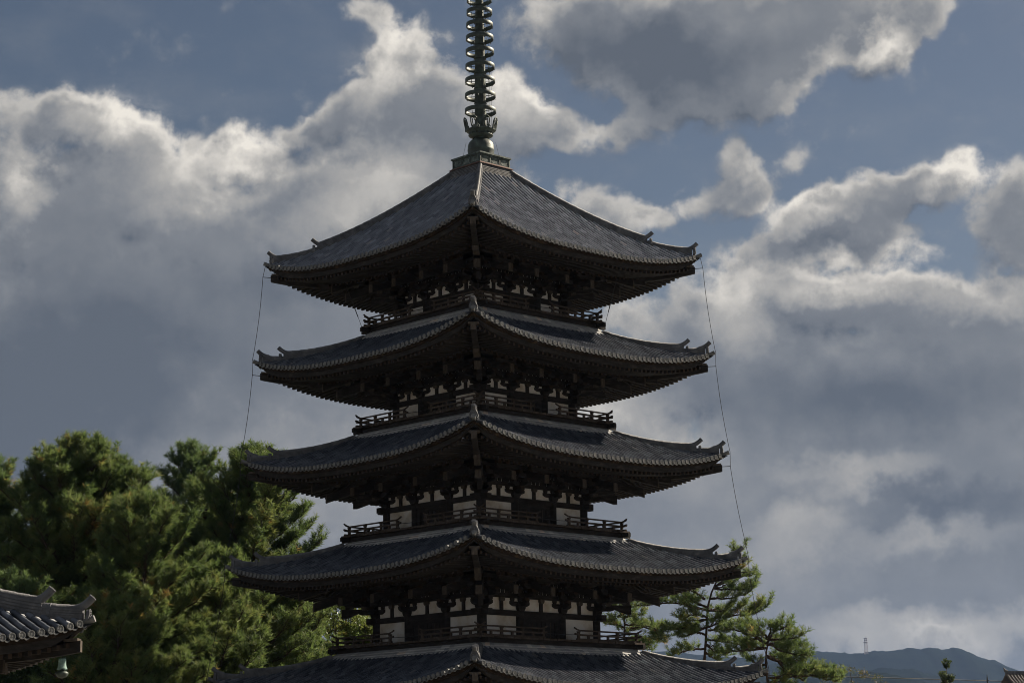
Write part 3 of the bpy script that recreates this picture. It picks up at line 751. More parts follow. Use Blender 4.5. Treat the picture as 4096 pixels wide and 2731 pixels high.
def course_ring(parent, h, z1, z0, w=0.40, name='tile_course'):
    """two courses of pale flat tiles capping the roof where it meets the balcony"""
    mb = MB(); n = int(2*h/0.27)
    for (a, b, t) in ((0.0, 0.42, 0.0), (0.36, 0.74, -0.022), (0.68, 1.0, -0.044)):
        for j in range(n):
            f0, f1 = -1+2*j/n, -1+2*(j+0.985)/n
            r0, r1 = h+w*a-0.03, h+w*b
            za, zb_ = z1+(z0-z1)*a+t, z1+(z0-z1)*b+t
            jz = random.uniform(-0.004, 0.006)
            V = [(f0*r0, -r0, za), (f1*r0, -r0, za), (f1*r1, -r1, zb_+jz), (f0*r1, -r1, zb_+jz)]
            V += [(p, q, r-0.035) for p, q, r in V]
            uv = [(j+0.5, a*9+0.5)]*8
            mb.add(V, np.array([(0, 3, 2, 1), (3, 7, 6, 2), (2, 6, 5, 1), (0, 4, 7, 3)]), uv=uv)
    mb.rot4()
    return mb.build(name, M['course'], parent)

PX, PY, PROT = 0.0, 100.0, R(42.7765)
pag = empty('pagoda', (PX, PY, 0), PROT)
tag(pag, 'tall dark wooden five-storied pagoda with grey tiled roofs and a ringed bronze spire', 'pagoda')
E_ = EYE
ROOFS = [Roof(7.329, 24.577+E_, 0.92, 0.64, 0.024, 1.22),
         Roof(7.653, 19.852+E_, 0.92, 0.425, 0.023, 4.02),
         Roof(8.016, 15.124+E_, 0.92, 0.405, 0.023, 4.30),
         Roof(8.499, 10.222+E_, 0.93, 0.350, 0.023, 4.68),
         Roof(9.024, 5.101+E_, 0.93, 0.330, 0.023, 5.06)]
WALLC = [2.62, 2.88, 3.20, 3.54, 3.92]
HEADZ = [22.43+E_, 17.77+E_, 12.82+E_, 7.73+E_, 2.55+E_]
BALC = [None, (3.83, 21.267+E_), (4.10, 16.464+E_), (4.48, 11.380+E_), (4.87, 6.269+E_)]
for i, rf in enumerate(ROOFS):
    if i == 0: make_roof(pag, rf, WALLC[i], 'tile_skylit', 0.35, up_end=0.757, h0=0.26, h1=0.36)
    else: make_roof(pag, rf, WALLC[i], up_end=0.870)
    fl = BALC[i+1][1]+0.10 if i < 4 else 1.3
    storey(pag, WALLC[i], HEADZ[i], fl, rf)
    if i > 0:
        h, zb = BALC[i]
        balcony(pag, h, zb)
        course_ring(pag, h, zb-0.085, float(rf.surf(0, h+0.38))+0.13)
# stone podium under the ground storey
pm = MB(); pm.span(-6.4, 6.4, -6.4, 6.4, 0.0, 1.1); pm.span(-6.55, 6.55, -6.55, 6.55, 1.1, 1.3)
M['stone'] = noise_mat('granite', [(0.3, (0.16, 0.155, 0.145)), (0.7, (0.30, 0.29, 0.27))], 3.0, 0.9)
pm.build('podium', M['stone'], pag)

# spire
sp_ = MB()
sp_.lathe([(0.30, 29.5+E_), (0.285, 31.4+E_), (0.27, 33.2+E_), (0.235, 35.2+E_), (0.195, 37.5+E_), (0.17, 40+E_), (0.14, 43+E_), (0.05, 45.5+E_), (0.001, 45.6+E_)], n=20)
for z in (31.55, 32.35, 33.1, 33.85, 34.6, 35.3, 36.0, 36.65, 37.3): sp_.lathe([(0.27, z-0.02+E_), (0.31, z-0.015+E_), (0.31, z+0.015+E_), (0.27, z+0.02+E_)], n=20)
spire = sp_.build('spire', M['bronze'], pag)
bx = MB()
bx.span(-0.96, 0.96, -0.96, 0.96, 29.07+E_, 29.50+E_)
bx.span(-1.03, 1.03, -1.03, 1.03, 29.50+E_, 29.57+E_)
q = MB()
for x in (-0.93, -0.31, 0.31, 0.93): q.span(x-0.03, x+0.03, -0.985, -0.95, 29.075+E_, 29.498+E_)
q.span(-0.96, 0.96, -0.992, -0.955, 29.45+E_, 29.497+E_); q.span(-0.96, 0.96, -0.992, -0.955, 29.06+E_, 29.11+E_)
for x in (-0.62, 0, 0.62):
    a = np.linspace(0, 2*PI, 25)
    pts = np.stack([x+0.235*np.sign(np.cos(a))*np.abs(np.cos(a))**0.55*(1-0.05*np.cos(4*a)), np.full(25, -0.963), 29.28+E_+0.145*np.sign(np.sin(a))*np.abs(np.sin(a))**0.55], 1)
    q.tube(pts, 0.012, n=5, cap=False)
q.rot4()
boxo = bx.build('base_box', M['bronze_inner'], spire); q.build('box_frame', M['bronze'], spire)
nn_ = MB()
for a_ in range(7):
    z = 29.04-a_*0.085; h = 1.00+a_*0.042
    nn_.span(-h, h, -h, h, z-0.060+E_, z-0.012+E_)
nn_.span(-0.95, 0.95, -0.95, 0.95, 27.9+E_, 29.06+E_)
nn_.span(-1.12, 1.12, -1.12, 1.12, 28.0+E_, 28.45+E_)
nn_.build('top_tile_course', M['ridge'], pag)
rd = MB(); 
V = [(-1.0, -1.0, 29.075+E_), (1.0, -1.0, 29.075+E_), (1.10, -1.10, 29.0+E_), (-1.10, -1.10, 29.0+E_)]
rd.add(V+[(a, b, c_-0.02) for a, b, c_ in V], BOXF[:, ::-1]); rd.rot4(); rd.build('copper_flashing', M['red'], pag)
dm_ = MB()
dm_.lathe([(0.64, 29.57+E_), (0.635, 29.95+E_), (0.65, 29.98+E_), (0.64, 30.02+E_), (0.625, 30.22+E_), (0.58, 30.36+E_), (0.47, 30.48+E_), (0.35, 30.53+E_), (0.33, 30.62+E_), (0.38, 30.66+E_)], n=36)
dm_.build('dome', M['bronze'], spire)
lo = MB()
lo.lathe([(0.38, 30.60+E_), (0.58, 30.70+E_), (0.60, 30.74+E_), (0.52, 30.78+E_), (0.50, 30.84+E_), (0.68, 30.93+E_), (0.72, 30.97+E_), (0.70, 31.0+E_), (0.45, 30.98+E_), (0.27, 30.98+E_)], n=36)
for a_ in range(16):
    th = a_*2*PI/16; lo.box((0.56*math.cos(th), 0.56*math.sin(th), 30.80+E_), (0.05, 0.05, 0.12), rotz(th))
lo.build('lotus_cup', M['bronze'], spire)
pet = MB()        # one open-work petal: a pointed loop with an inner spike, leaning outwards
def pp(u, v): return (0.69+v*0.10+v*v*0.04, u, 30.97+E_+v*0.56)
loop = [(-0.11, 0.0), (-0.15, 0.25), (-0.165, 0.55), (-0.15, 0.78), (-0.09, 0.93), (0, 1.0), (0.09, 0.93), (0.15, 0.78), (0.165, 0.55), (0.15, 0.25), (0.11, 0.0)]
pet.tube([pp(*p) for p in loop], 0.034, n=6)
loop2 = [(-0.06, 0.0), (-0.07, 0.3), (-0.085, 0.55), (-0.05, 0.75), (0, 0.82), (0.05, 0.75), (0.085, 0.55), (0.07, 0.3), (0.06, 0.0)]
pet.tube([pp(*p) for p in loop2], 0.024, n=6)
pet.tube([pp(0, 0), pp(0, 0.28)], [0.03, 0.012], n=6)
pet.tube([pp(0.22, -0.05), pp(0.24, 0.12), pp(0.20, 0.26)], [0.03, 0.024, 0.01], n=6); pet.tube([pp(0.16, 0.0), pp(0.155, 0.18)], [0.022, 0.01], n=6)
pet.tube([pp(-0.11, 0.03), pp(0.11, 0.03)], 0.02, n=5)
pm_ = pet.mesh('petal', M['bronze'])
for a_ in range(8): link('petal', pm_, spire, rz=a_*PI/4+PI/8)
ring_z = [31.96, 32.73, 33.48, 34.20, 34.95, 35.65, 36.31, 36.97, 37.60]
for i, z in enumerate(ring_z):
    r = 0.745 - 0.0145*i - 0.0006*i*i; hb = 0.105
    g = MB(); n = 48
    g.lathe([(r, -hb), (r+0.012, -hb+0.01), (r+0.012, hb-0.01), (r, hb), (r-0.022, hb), (r-0.022, -hb), (r, -hb)], n=n)
    for a_ in range(4):
        th = a_*PI/2 + 0.35+i*0.23
        for zz in (-0.02,):
            g.tube([(0.2*math.cos(th), 0.2*math.sin(th), zz), ((r-0.01)*math.cos(th), (r-0.01)*math.sin(th), zz)], 0.018, n=5)
        px, py = 0.42*math.cos(th), 0.42*math.sin(th)
        g.tube([(px, py, -hb), (px, py, hb*0.9)], 0.015, n=5)
    for a_ in range(8):
        th = a_*PI/4+i*0.3; g.box(((r+0.005)*math.cos(th), (r+0.005)*math.sin(th), -hb-0.02), (0.02, 0.035, 0.045), rotz(th))
    g.build('ring', M['bronze'], spire, (0, 0, z+E_), 0.0)
wr = MB()
for dx in (0.31, 0.36): wr.tube([(dx*0.9, -dx*0.75, 37.6+E_), (dx*1.15, -dx*0.95, 34+E_), (dx*1.05, -dx*1.0, 31+E_)], 0.008, n=4)
for sx in (-1, 1): wr.tube([(sx*0.50, -sx*0.50, 30.4+E_), (sx*0.58, -sx*0.58, 29.9+E_), (sx*0.62, -sx*0.62, 29.57+E_)], 0.008, n=4)
wr.build('conductor_wire', M['iron'], spire)

# conductor wires hanging past the left and right roof corners, each a thing of its own
def wire(corner, label):
    sx, sy = corner
    w = MB(); pts = []
    P = lambda r, z: np.array((sx*r, sy*r, z))
    for i, rf in enumerate(ROOFS):
        s = rf.s; zc = rf.zc
        if i == 0: pts += [P(s-0.02, zc-0.12)]
        rod = P(s+0.05, zc-0.60)
        if i > 0: pts += [P(s-0.01, zc+0.60), P(s+0.06, zc+0.05)]
        pts += [rod]
        if i < 4:
            n = ROOFS[i+1]; a = rod; b = P(n.s-0.01, n.zc+0.60)
            for t in (0.2, 0.4, 0.6, 0.8): pts.append(a+(b-a)*t + P(1, 0)*(-0.03*math.sin(PI*t)))
    w.tube(pts, 0.0125, n=5)
    o = w.build('conductor_wire', M['iron'], None, (PX, PY, 0), PROT)
    return tag(o, label, 'wire', 'conductor wires hanging down the pagoda corners')
wire((-1, 1), 'long thin dark wire hanging down past the left roof corners of the pagoda')
wire((1, -1), 'long thin dark wire hanging down past the right roof corners of the pagoda')
for rf in ROOFS:
    for sx, dz in ((-1, -0.66), (1, -0.62)):
        rod = MB(); rod.tube([(sx*(rf.s-0.3), -sx*(rf.s-0.3), rf.zc+dz), (sx*(rf.s+0.06), -sx*(rf.s+0.06), rf.zc-0.60)], 0.017, n=5)
        rod.build('wire_holder', M['iron'], pag)
def stay(a, b, label):
    w = MB(); a = np.array(a); b = np.array(b); m = a+(b-a)*0.35; m2 = a+(b-a)*0.8
    w.tube([a, m], 0.010, n=5); w.tube([m, m2], 0.022, n=5); w.tube([m2, b], 0.010, n=5)
    o = w.build('guy_wire', M['iron'], None, (PX, PY, 0), PROT)
    return tag(o, label, 'wire', 'short wires between the top eave and the balcony below')
h, zb = BALC[1]
stay((-5.15, 5.15-0.9, 24.0+E_), (-(h+0.25), h+0.15, zb+0.12), 'short slanting wire from the top eave to the left end of the top balcony')
stay((5.05-0.9, -5.05, 24.0+E_), (h+0.2, -(h+0.3), zb+0.12), 'short slanting wire from the top eave to the right end of the top balcony')

# ------------------------------------------------------------------ ground, hills
gm = MB(); gm.add([(-3800, -180, 0), (3800, -180, 0), (3800, 7600, 0), (-3800, 7600, 0)], np.array([(0, 1, 2, 3)]))
M['ground'] = noise_mat('ground', [(0.3, (0.14, 0.135, 0.12)), (0.7, (0.21, 0.20, 0.18))], 0.35, 0.95)
tag(gm.build('ground', M['ground']), kind='structure')
M['hill'] = noise_mat('forest_hill', [(0.35, (0.006, 0.010, 0.011)), (0.65, (0.011, 0.016, 0.014))], 0.02, 1.0, detail=8, bs=0, spec=0.0)
def hill(Y, ridge, depth, seed):
    g = np.random.default_rng(seed)
    xr = np.array([p[0] for p in ridge], float); zr = np.array([p[1] for p in ridge], float)
    x0, x1 = -2600.0, 3000.0
    xs = np.arange(x0, x1, 7.0)
    xr = np.concatenate([[x0, xr[0]-900], xr, [xr[-1]+500, x1]]); zr = np.concatenate([[zr[0]*0.75, zr[0]*0.9], zr, [zr[-1]*0.8, zr[-1]*0.7]])
    z = np.interp(xs, xr, zr); tops = g.normal(0, 0.8, len(xs)) + np.where(g.random(len(xs)) > 0.9, g.random(len(xs))*3.0, 0)
    prof = [(-depth, -2.0/300), (-depth*0.75, 0.18), (-depth*0.5, 0.45), (-depth*0.28, 0.72), (-depth*0.10, 0.92), (0, 1.0), (depth*0.12, 0.9), (depth*0.5, 0.5), (depth, -2.0/300)]
    V = []
    for k, (dy, f) in enumerate(prof):
        wob = np.zeros_like(xs)
        if 0 < k < 8 and k != 5:
            for fr in (0.004, 0.011, 0.027): wob += np.sin(xs*fr + k*1.3 + seed)*0.0/ (fr*250)
        V.append(np.stack([xs, np.full_like(xs, Y+dy), z*(f+wob) + (tops if k == 5 else 0)], 1))
    V = np.stack(V, 0); m, n = V.shape[:2]
    i, j = np.meshgrid(np.arange(m-1), np.arange(n-1), indexing='ij')
    q = np.stack([i*n+j, i*n+j+1, (i+1)*n+j+1, (i+1)*n+j], -1).reshape(-1, 4)
    b = MB(); b.add(V.reshape(-1, 3), q, smooth=True)
    return tag(b.build('hill', M['hill']), kind='structure')
hill(6000, [(113,363.1),(311,365.3),(410,367.9),(475,369.0),(509,366.6),(568,359.4),(657,350.9),(732,347.4),(806,353.8),(856,357.6),(896,362.4),(930,362.2),(953,359.5),(983,358.5),(1000,355.5),(1030,356.2),(1046,359.0),(1060,361.6),(1093,361.6),(1123,363.1),(1140,365.1),(1154,368.0),(1177,367.6),(1191,364.5),(1210,368.1),(1231,368.3),(1254,363.2),(1282,367.9),(1303,365.3),(1322,357.0),(1349,343.9),(1372,334.8),(1393,333.6),(1413,323.4),(1440,311.6),(1463,300.9),(1508,284.2),(1578,274.1)], 1100, 1)
hill(4600, [(444,249.3),(551,251.4),(641,255.5),(712,254.9),(733,250.4),(765,245.0),(783,239.9),(797,237.2),(811,238.8),(826,242.8),(836,243.6),(854,241.2),(872,238.8),(893,241.6),(911,235.7),(925,227.9),(951,224.0),(996,215.5),(1067,212.8),(1174,207.8)], 900, 2)
hill(3400, [(367,169.0),(460,171.6),(526,174.7),(552,172.7),(578,173.3),(594,173.5),(618,172.8),(628,170.0),(637,168.0),(657,164.0),(670,158.7),(696,155.5),(867,144.1)], 800, 3)

# ------------------------------------------------------------------ trees
def leaf_mat(name, stops, trans=0.45, rough=0.6):
    m, t, b = mat_new(name)
    a = t.nodes.new('ShaderNodeAttribute'); a.attribute_name = 'tint'
    n = noise_node(t, 0.45, 3)
    f = mth(t, 'ADD', a.outputs['Fac'], mth(t, 'MULTIPLY', mth(t, 'SUBTRACT', n, 0.5), 0.9), clamp=True)
    col = ramp_node(t, f, stops)
    t.links.new(col, b.inputs['Base Color']); b.inputs['Roughness'].default_value = rough; b.inputs['Specular IOR Level'].default_value = 0.3
    tr = t.nodes.new('ShaderNodeBsdfTranslucent'); t.links.new(mixc(t, 0.4, col, (0.20, 0.28, 0.06)), tr.inputs[0])
    mx_ = t.nodes.new('ShaderNodeMixShader'); mx_.inputs[0].default_value = trans
    t.links.new(b.outputs[0], mx_.inputs[1]); t.links.new(tr.outputs[0], mx_.inputs[2])
    t.links.new(mx_.outputs[0], t.nodes['Material Output'].inputs[0])
    return m
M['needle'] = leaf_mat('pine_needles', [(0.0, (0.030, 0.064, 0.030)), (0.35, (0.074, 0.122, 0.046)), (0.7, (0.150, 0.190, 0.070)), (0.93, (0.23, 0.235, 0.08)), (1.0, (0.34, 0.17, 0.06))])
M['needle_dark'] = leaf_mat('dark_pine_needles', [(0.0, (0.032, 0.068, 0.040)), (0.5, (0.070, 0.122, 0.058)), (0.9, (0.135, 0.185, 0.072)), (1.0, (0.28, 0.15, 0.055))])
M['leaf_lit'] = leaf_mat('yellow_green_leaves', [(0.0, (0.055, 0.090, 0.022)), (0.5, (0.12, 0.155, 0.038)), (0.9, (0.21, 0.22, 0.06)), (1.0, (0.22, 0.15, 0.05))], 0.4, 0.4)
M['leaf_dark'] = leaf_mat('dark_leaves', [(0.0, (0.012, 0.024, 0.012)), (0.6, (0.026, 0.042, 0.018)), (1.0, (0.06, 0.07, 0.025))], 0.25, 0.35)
M['leaf_red'] = leaf_mat('russet_leaves', [(0.0, (0.030, 0.030, 0.012)), (0.5, (0.070, 0.048, 0.020)), (1.0, (0.15, 0.075, 0.030))], 0.3)
M['bark'] = noise_mat('bark', [(0.3, (0.030, 0.022, 0.018)), (0.6, (0.075, 0.055, 0.045)), (0.8, (0.16, 0.12, 0.10))], 6.0, 0.95, bs=0.8, spec=0.1, stretch=(1, 1, 0.3))
def unit(v): return v/(np.linalg.norm(v, axis=-1, keepdims=True)+1e-9)
def add_tufts(mb, P, A, g, K=13, nl=0.20, w=0.020, tint=None):
    """spiky needle tufts: K thin blades round each twig tip"""
    n = len(P); P = np.repeat(P, K, 0); A = np.repeat(unit(A), K, 0)
    rd = unit(g.normal(size=(n*K, 3))); rd = unit(rd - A*np.sum(rd*A, 1, keepdims=True))
    u = g.uniform(-0.16, 0.07, (n*K, 1)); d = unit(A*g.uniform(0.45, 1.2, (n*K, 1)) + rd)
    L = nl*g.uniform(0.7, 1.15, (n*K, 1)); b = P + A*u; sd = unit(np.cross(d, g.normal(size=(n*K, 3))))*w*0.5
    V = np.stack([b-sd, b+sd, b+d*L+sd*0.3, b+d*L-sd*0.3], 1).reshape(-1, 3)
    T = np.repeat(g.random(n) if tint is None else tint, K); T = np.repeat(T, 4)
    mb.add(V, np.arange(len(V)).reshape(-1, 4), tint=T*0.98+0.01)
def along(pts, t):
    pts = np.asarray(pts, float); seg = np.linalg.norm(np.diff(pts, axis=0), axis=1); c = np.concatenate([[0], np.cumsum(seg)]); c /= c[-1]
    p = np.stack([np.interp(t, c, pts[:, k]) for k in range(3)], -1)
    p2 = np.stack([np.interp(np.minimum(t+0.03, 1), c, pts[:, k]) for k in range(3)], -1); p1 = np.stack([np.interp(np.maximum(t-0.03, 0), c, pts[:, k]) for k in range(3)], -1)
    return p, unit(p2-p1)
def smooth_path(pts, n=12, g=None, wob=0.0):
    p, _ = along(pts, np.linspace(0, 1, n)); p = p.copy(); p[1:-1] = (p[:-2]+2*p[1:-1]+p[2:])/4
    if g is not None and wob: p[1:] += g.normal(0, wob, (n-1, 3))*np.linspace(0.3, 1, n-1)[:, None]
    return p
def pine_limb(tb, cb, pts, r, g, sub=0.9, s0=0.25, step=0.30, lift=0.35, nl=0.20, K=13, wob=0.05, dens=1.0, tw=0.020):
    pts = smooth_path(pts, 12, g, wob)
    tb.tube(pts, np.linspace(r, 0.018, 12), n=6)
    L = np.sum(np.linalg.norm(np.diff(pts, axis=0), axis=1)); n = max(2, int(L*(1-s0)/step))
    PP, AA, TT = [], [], []
    for i in range(n):
        t = s0+(1-s0)*(i+g.random()*0.8)/n; t = min(t, 0.99)
        p, d = along(pts, t)
        for sg in (-1, 1):
            if g.random() > 0.9*dens: continue
            sdv = unit(np.cross(d, (0, 0, 1.0)))*sg
            v = unit(d*g.uniform(0.3, 0.9) + sdv*g.uniform(0.4, 1.0) + np.array((0, 0, g.uniform(-0.15, lift))))
            l = sub*g.uniform(0.45, 1.1)*(1.0-0.55*t)
            k = 5; sp = p + v*l*np.linspace(0, 1, k)[:, None] + np.array((0, 0, 1.0))*(lift*0.5*l*np.linspace(0, 1, k)**2)[:, None] + g.normal(0, 0.02, (k, 3))
            tb.tube(sp, np.linspace(0.020, 0.008, k), n=3, cap=False)
            m = max(3, int(l/0.105*dens))
            ts = g.uniform(0.2, 1.0, m); ts[0] = 1.0; q, dd = along(sp, ts)
            a = unit(dd + np.array((0, 0, 0.95)) + g.normal(0, 0.45, (m, 3)))
            PP.append(q + a*g.uniform(0.03, 0.20, (m, 1))); AA.append(a); TT.append(np.full(m, g.random()*0.62) + g.random(m)*0.16)
    q, dd = along(pts, np.linspace(0.8, 1.0, 6)); a = unit(dd+g.normal(0, 0.4, (6, 3))+np.array((0, 0, 0.4))); PP.append(q+a*0.1); AA.append(a); TT.append(np.full(6, 0.5))
    P = np.vstack(PP); A = np.vstack(AA)
    base = g.random()*0.25
    tint = np.clip(base + np.concatenate(TT), 0, 0.93); tint[g.random(len(P)) > 0.992] = 1.0
    if g.random() > 0.985: tint = np.clip(tint+0.3, 0, 1)
    add_tufts(cb, P, A, g, K, nl, tw, tint)
def finish_tree(name, tb, cb, base, label, cat, group, leaf, seed):
    base = np.array(base, float)
    root = empty(name, tuple(base))
    for b in (tb, cb): b.v = [v-base for v in b.v]
    tb.build('trunk', M['bark'], root); cb.build('crown', leaf, root)
    return tag(root, label, cat, group)
def auto_pine(x, y, H, Rm, label, group, seed, z0=0.4, n=34, leaf='needle', lean=(0, 0), rounded=True, sub=1.45, tr=0.26, top=1.0, dens=1.0, heads=True, K=13, nl=0.29):
    g = np.random.default_rng(seed); tb, cb = MB(), MB()
    zz = np.linspace(0, H, 10); wob = np.cumsum(g.normal(0, 0.10, (10, 2)), 0)
    tp = np.stack([x+lean[0]*(zz/H)**1.5+wob[:, 0], y+lean[1]*(zz/H)**1.5+wob[:, 1], zz], 1)
    tb.tube(tp, np.linspace(tr, 0.04, 10), n=9)
    for i in range(n):
        t = (i+g.random()*0.6)/n; z = H*(z0+(1-z0)*t*0.985)
        p, _ = along(tp, z/H)
        az = i*2.399963+g.normal(0, 0.25)
        pr = (max(0.0, 1-t**2.2)**0.6*0.92+0.10) if rounded else (1-t)**0.8*0.95+0.08
        pr *= 0.72+0.28*min(1, (t+0.05)/0.25)
        l = Rm*pr*g.uniform(0.75, 1.12); rise = math.radians(-4+56*t**2.0+g.normal(0, 7))
        h = np.array((math.cos(az), math.sin(az), 0))
        e = [p]
        for f in (0.3, 0.6, 0.85, 1.0):
            ra = rise + f*(0.22+0.25*t)
            e.append(p + h*l*f*math.cos(rise)*(1-0.08*f) + np.array((0, 0, l*f*math.sin(ra))))
        e = np.array(e); hd = np.hypot(e[:, 0]-p[0], e[:, 1]-p[1])/Rm; e[:, 2] = np.minimum(e[:, 2], H*(top-0.11*hd**2)+0.9*g.random()-0.2)
        pine_limb(tb, cb, e, 0.035+0.05*(1-t), g, sub=sub*(0.6+0.4*pr), s0=0.15, step=0.155, nl=nl, K=K, dens=dens, lift=0.6, tw=0.030)
    return finish_tree('pine_tree', tb, cb, (x, y, 0), label, 'pine tree', group, M[leaf], seed)
def limb_pine(paths, label, group, seed, leaf='needle', r0=0.19, sub=1.1, tw=0.026, nl=0.23):
    g = np.random.default_rng(seed); tb, cb = MB(), MB()
    tk = np.array(paths[0], float)
    base = np.array((tk[0][0], tk[0][1], 0.0))
    full = np.vstack([base[None], tk]); tb.tube(smooth_path(full, 24), np.concatenate([np.linspace(r0, r0*0.72, 14), np.linspace(r0*0.40, 0.03, 10)]), n=9)
    g2 = g
    for p in paths[1:]:
        p = np.array(p, float); pine_limb(tb, cb, p, 0.075, g, sub=sub, s0=0.15, step=0.17, lift=0.45, nl=nl, K=13, wob=0.045, tw=tw)
        # a shorter limb behind or in front at the same height, so the crown has depth
        d = p[-1]-p[0]; L = np.linalg.norm(d)*0.55; s = g.choice([-1, 1])
        v = unit(np.array((d[0]*0.5, s*abs(L)+0.3, d[2]*0.4)))
        q = [p[0]+v*L*f+np.array((0, 0, 0.12*L*f*f)) for f in (0, 0.35, 0.7, 1)]
        if np.linalg.norm(d) > 1.0: pine_limb(tb, cb, q, 0.05, g, sub=sub*0.8, s0=0.35, step=0.26, lift=0.4, nl=nl, K=12, tw=tw)
    pine_limb(tb, cb, tk[-4:], 0.05, g, sub=sub*0.7, s0=0.2, step=0.2, nl=nl, tw=tw)
    return finish_tree('pine_tree', tb, cb, base, label, 'pine tree', group, M[leaf], seed)
def broadleaf(x, y, H, Rm, label, group, seed, leaf='leaf_lit', zb=0.30, clumps=90, per=150, ls=0.13, name='broadleaf_tree', cat='tree', tall=None):
    g = np.random.default_rng(seed); tb, cb = MB(), MB()
    tb.tube([(x, y, 0), (x+g.normal(0, .1), y, H*0.4), (x+g.normal(0, .3), y, H*0.75)], [0.22, 0.15, 0.05], n=8)
    zc = H*(zb+(1-zb)/2); rz = H*(1-zb)/2 if tall is None else tall
    C = []
    for i in range(clumps):
        v = unit(g.normal(size=3)); rr = g.uniform(0.35, 0.93)**0.6
        c = np.array((x, y, zc)) + v*np.array((Rm, Rm, rz))*rr*(1+0.13*math.sin(v[0]*5+seed)+0.10*math.sin(v[2]*7+v[1]*4+seed))
        C.append(c)
        if i % 2 == 0: 
            st_ = np.array((x, y, min(c[2]*0.7, H*0.65))); tb.tube([st_, (st_+c)/2+np.array((0, 0, 0.2)), c], [0.05, 0.03, 0.012], n=4, cap=False)
    C = np.array(C); cs = g.uniform(0.35, 0.85, len(C))*(Rm/3.2)**0.5
    P = np.repeat(C, per, 0) + unit(g.normal(size=(len(C)*per, 3)))*(g.random((len(C)*per, 1))**0.45)*np.repeat(cs, per)[:, None]*np.array((1, 1, 0.7))
    a = unit(g.normal(size=P.shape)+np.array((0, 0, 0.5))); b = unit(np.cross(a, g.normal(size=P.shape))); c2 = np.cross(a, b)
    s_ = ls*g.uniform(0.6, 1.2, (len(P), 1))
    V = np.stack([P-b*s_*0.5, P+c2*s_*0.28, P+b*s_*0.5, P-c2*s_*0.28], 1).reshape(-1, 3)
    T = np.repeat(np.clip(np.repeat(g.random(len(C))*0.5, per)+g.random(len(P))*0.5, 0, 0.99), 4)
    cb.add(V, np.arange(len(V)).reshape(-1, 4), tint=T+0.005)
    return finish_tree(name, tb, cb, (x, y, 0), label, cat, group, M[leaf], seed)

GL = 'pine trees to the left of the pagoda'
auto_pine(-21.1, 110, 20.3, 4.7, 'tall round-topped pine with a bare straight trunk, left of the photo', GL, 11, z0=0.58, n=105, leaf='needle', top=0.985)
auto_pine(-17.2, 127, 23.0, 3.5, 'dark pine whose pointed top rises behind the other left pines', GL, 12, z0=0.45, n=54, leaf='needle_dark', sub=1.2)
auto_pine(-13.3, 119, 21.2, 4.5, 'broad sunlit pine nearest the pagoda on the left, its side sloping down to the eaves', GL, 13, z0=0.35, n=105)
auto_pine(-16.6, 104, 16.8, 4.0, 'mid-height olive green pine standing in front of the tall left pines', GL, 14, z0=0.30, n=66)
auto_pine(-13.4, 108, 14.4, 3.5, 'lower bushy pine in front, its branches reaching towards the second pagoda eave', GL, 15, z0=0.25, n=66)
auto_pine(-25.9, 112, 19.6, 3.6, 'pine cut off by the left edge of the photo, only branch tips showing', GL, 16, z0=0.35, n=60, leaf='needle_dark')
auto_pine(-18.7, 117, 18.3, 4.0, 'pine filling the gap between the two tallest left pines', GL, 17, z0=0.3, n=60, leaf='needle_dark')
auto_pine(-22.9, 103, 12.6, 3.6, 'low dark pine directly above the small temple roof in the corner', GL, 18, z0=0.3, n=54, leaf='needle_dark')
auto_pine(-17.2, 98, 11.2, 3.6, 'low spreading pine right of the small temple roof', GL, 19, z0=0.2, n=57)
auto_pine(-15.8, 122, 20.0, 3.4, 'pine wedged between the pointed dark pine and the broad sunlit one', GL, 21, z0=0.35, n=70)
auto_pine(-10.4, 122, 14.8, 3.2, 'small pine low behind the left end of the second lowest eave', GL, 20, z0=0.3, n=60)
GB = 'broadleaf trees low on the left behind the pines'
for i, (x, y, H, Rm, lf, lab) in enumerate([
    (-8.9, 131, 15.4, 3.3, 'leaf_lit', 'yellow-green leafy tree directly left of the lowest visible pagoda wall'),
    (-12.0, 125, 13.6, 3.4, 'leaf_lit', 'bright leafy tree second left of the pagoda wall, under the broad pine'),
    (-15.3, 127, 11.6, 3.2, 'leaf_lit', 'leafy tree half hidden behind the lower pines on the left'),
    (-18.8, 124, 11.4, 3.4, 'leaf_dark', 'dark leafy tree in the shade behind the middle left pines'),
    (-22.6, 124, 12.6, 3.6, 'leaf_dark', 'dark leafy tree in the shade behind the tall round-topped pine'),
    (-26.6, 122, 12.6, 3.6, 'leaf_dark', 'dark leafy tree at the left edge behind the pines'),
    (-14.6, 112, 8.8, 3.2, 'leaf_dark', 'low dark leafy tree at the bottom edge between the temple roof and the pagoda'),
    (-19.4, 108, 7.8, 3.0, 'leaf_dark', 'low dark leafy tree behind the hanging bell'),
    (-6.9, 130, 14.2, 2.9, 'leaf_lit', 'leafy yellow-green tree whose right side touches the pagoda wall'),
    (-5.6, 133, 12.6, 2.6, 'leaf_dark', 'darker leafy tree glimpsed right behind the pagoda balcony corner')]):
    broadleaf(x, y, H, Rm, lab, GB, 40+i, leaf=lf, clumps=200, per=190, ls=0.20)
GR = 'pine trees to the right of the pagoda'
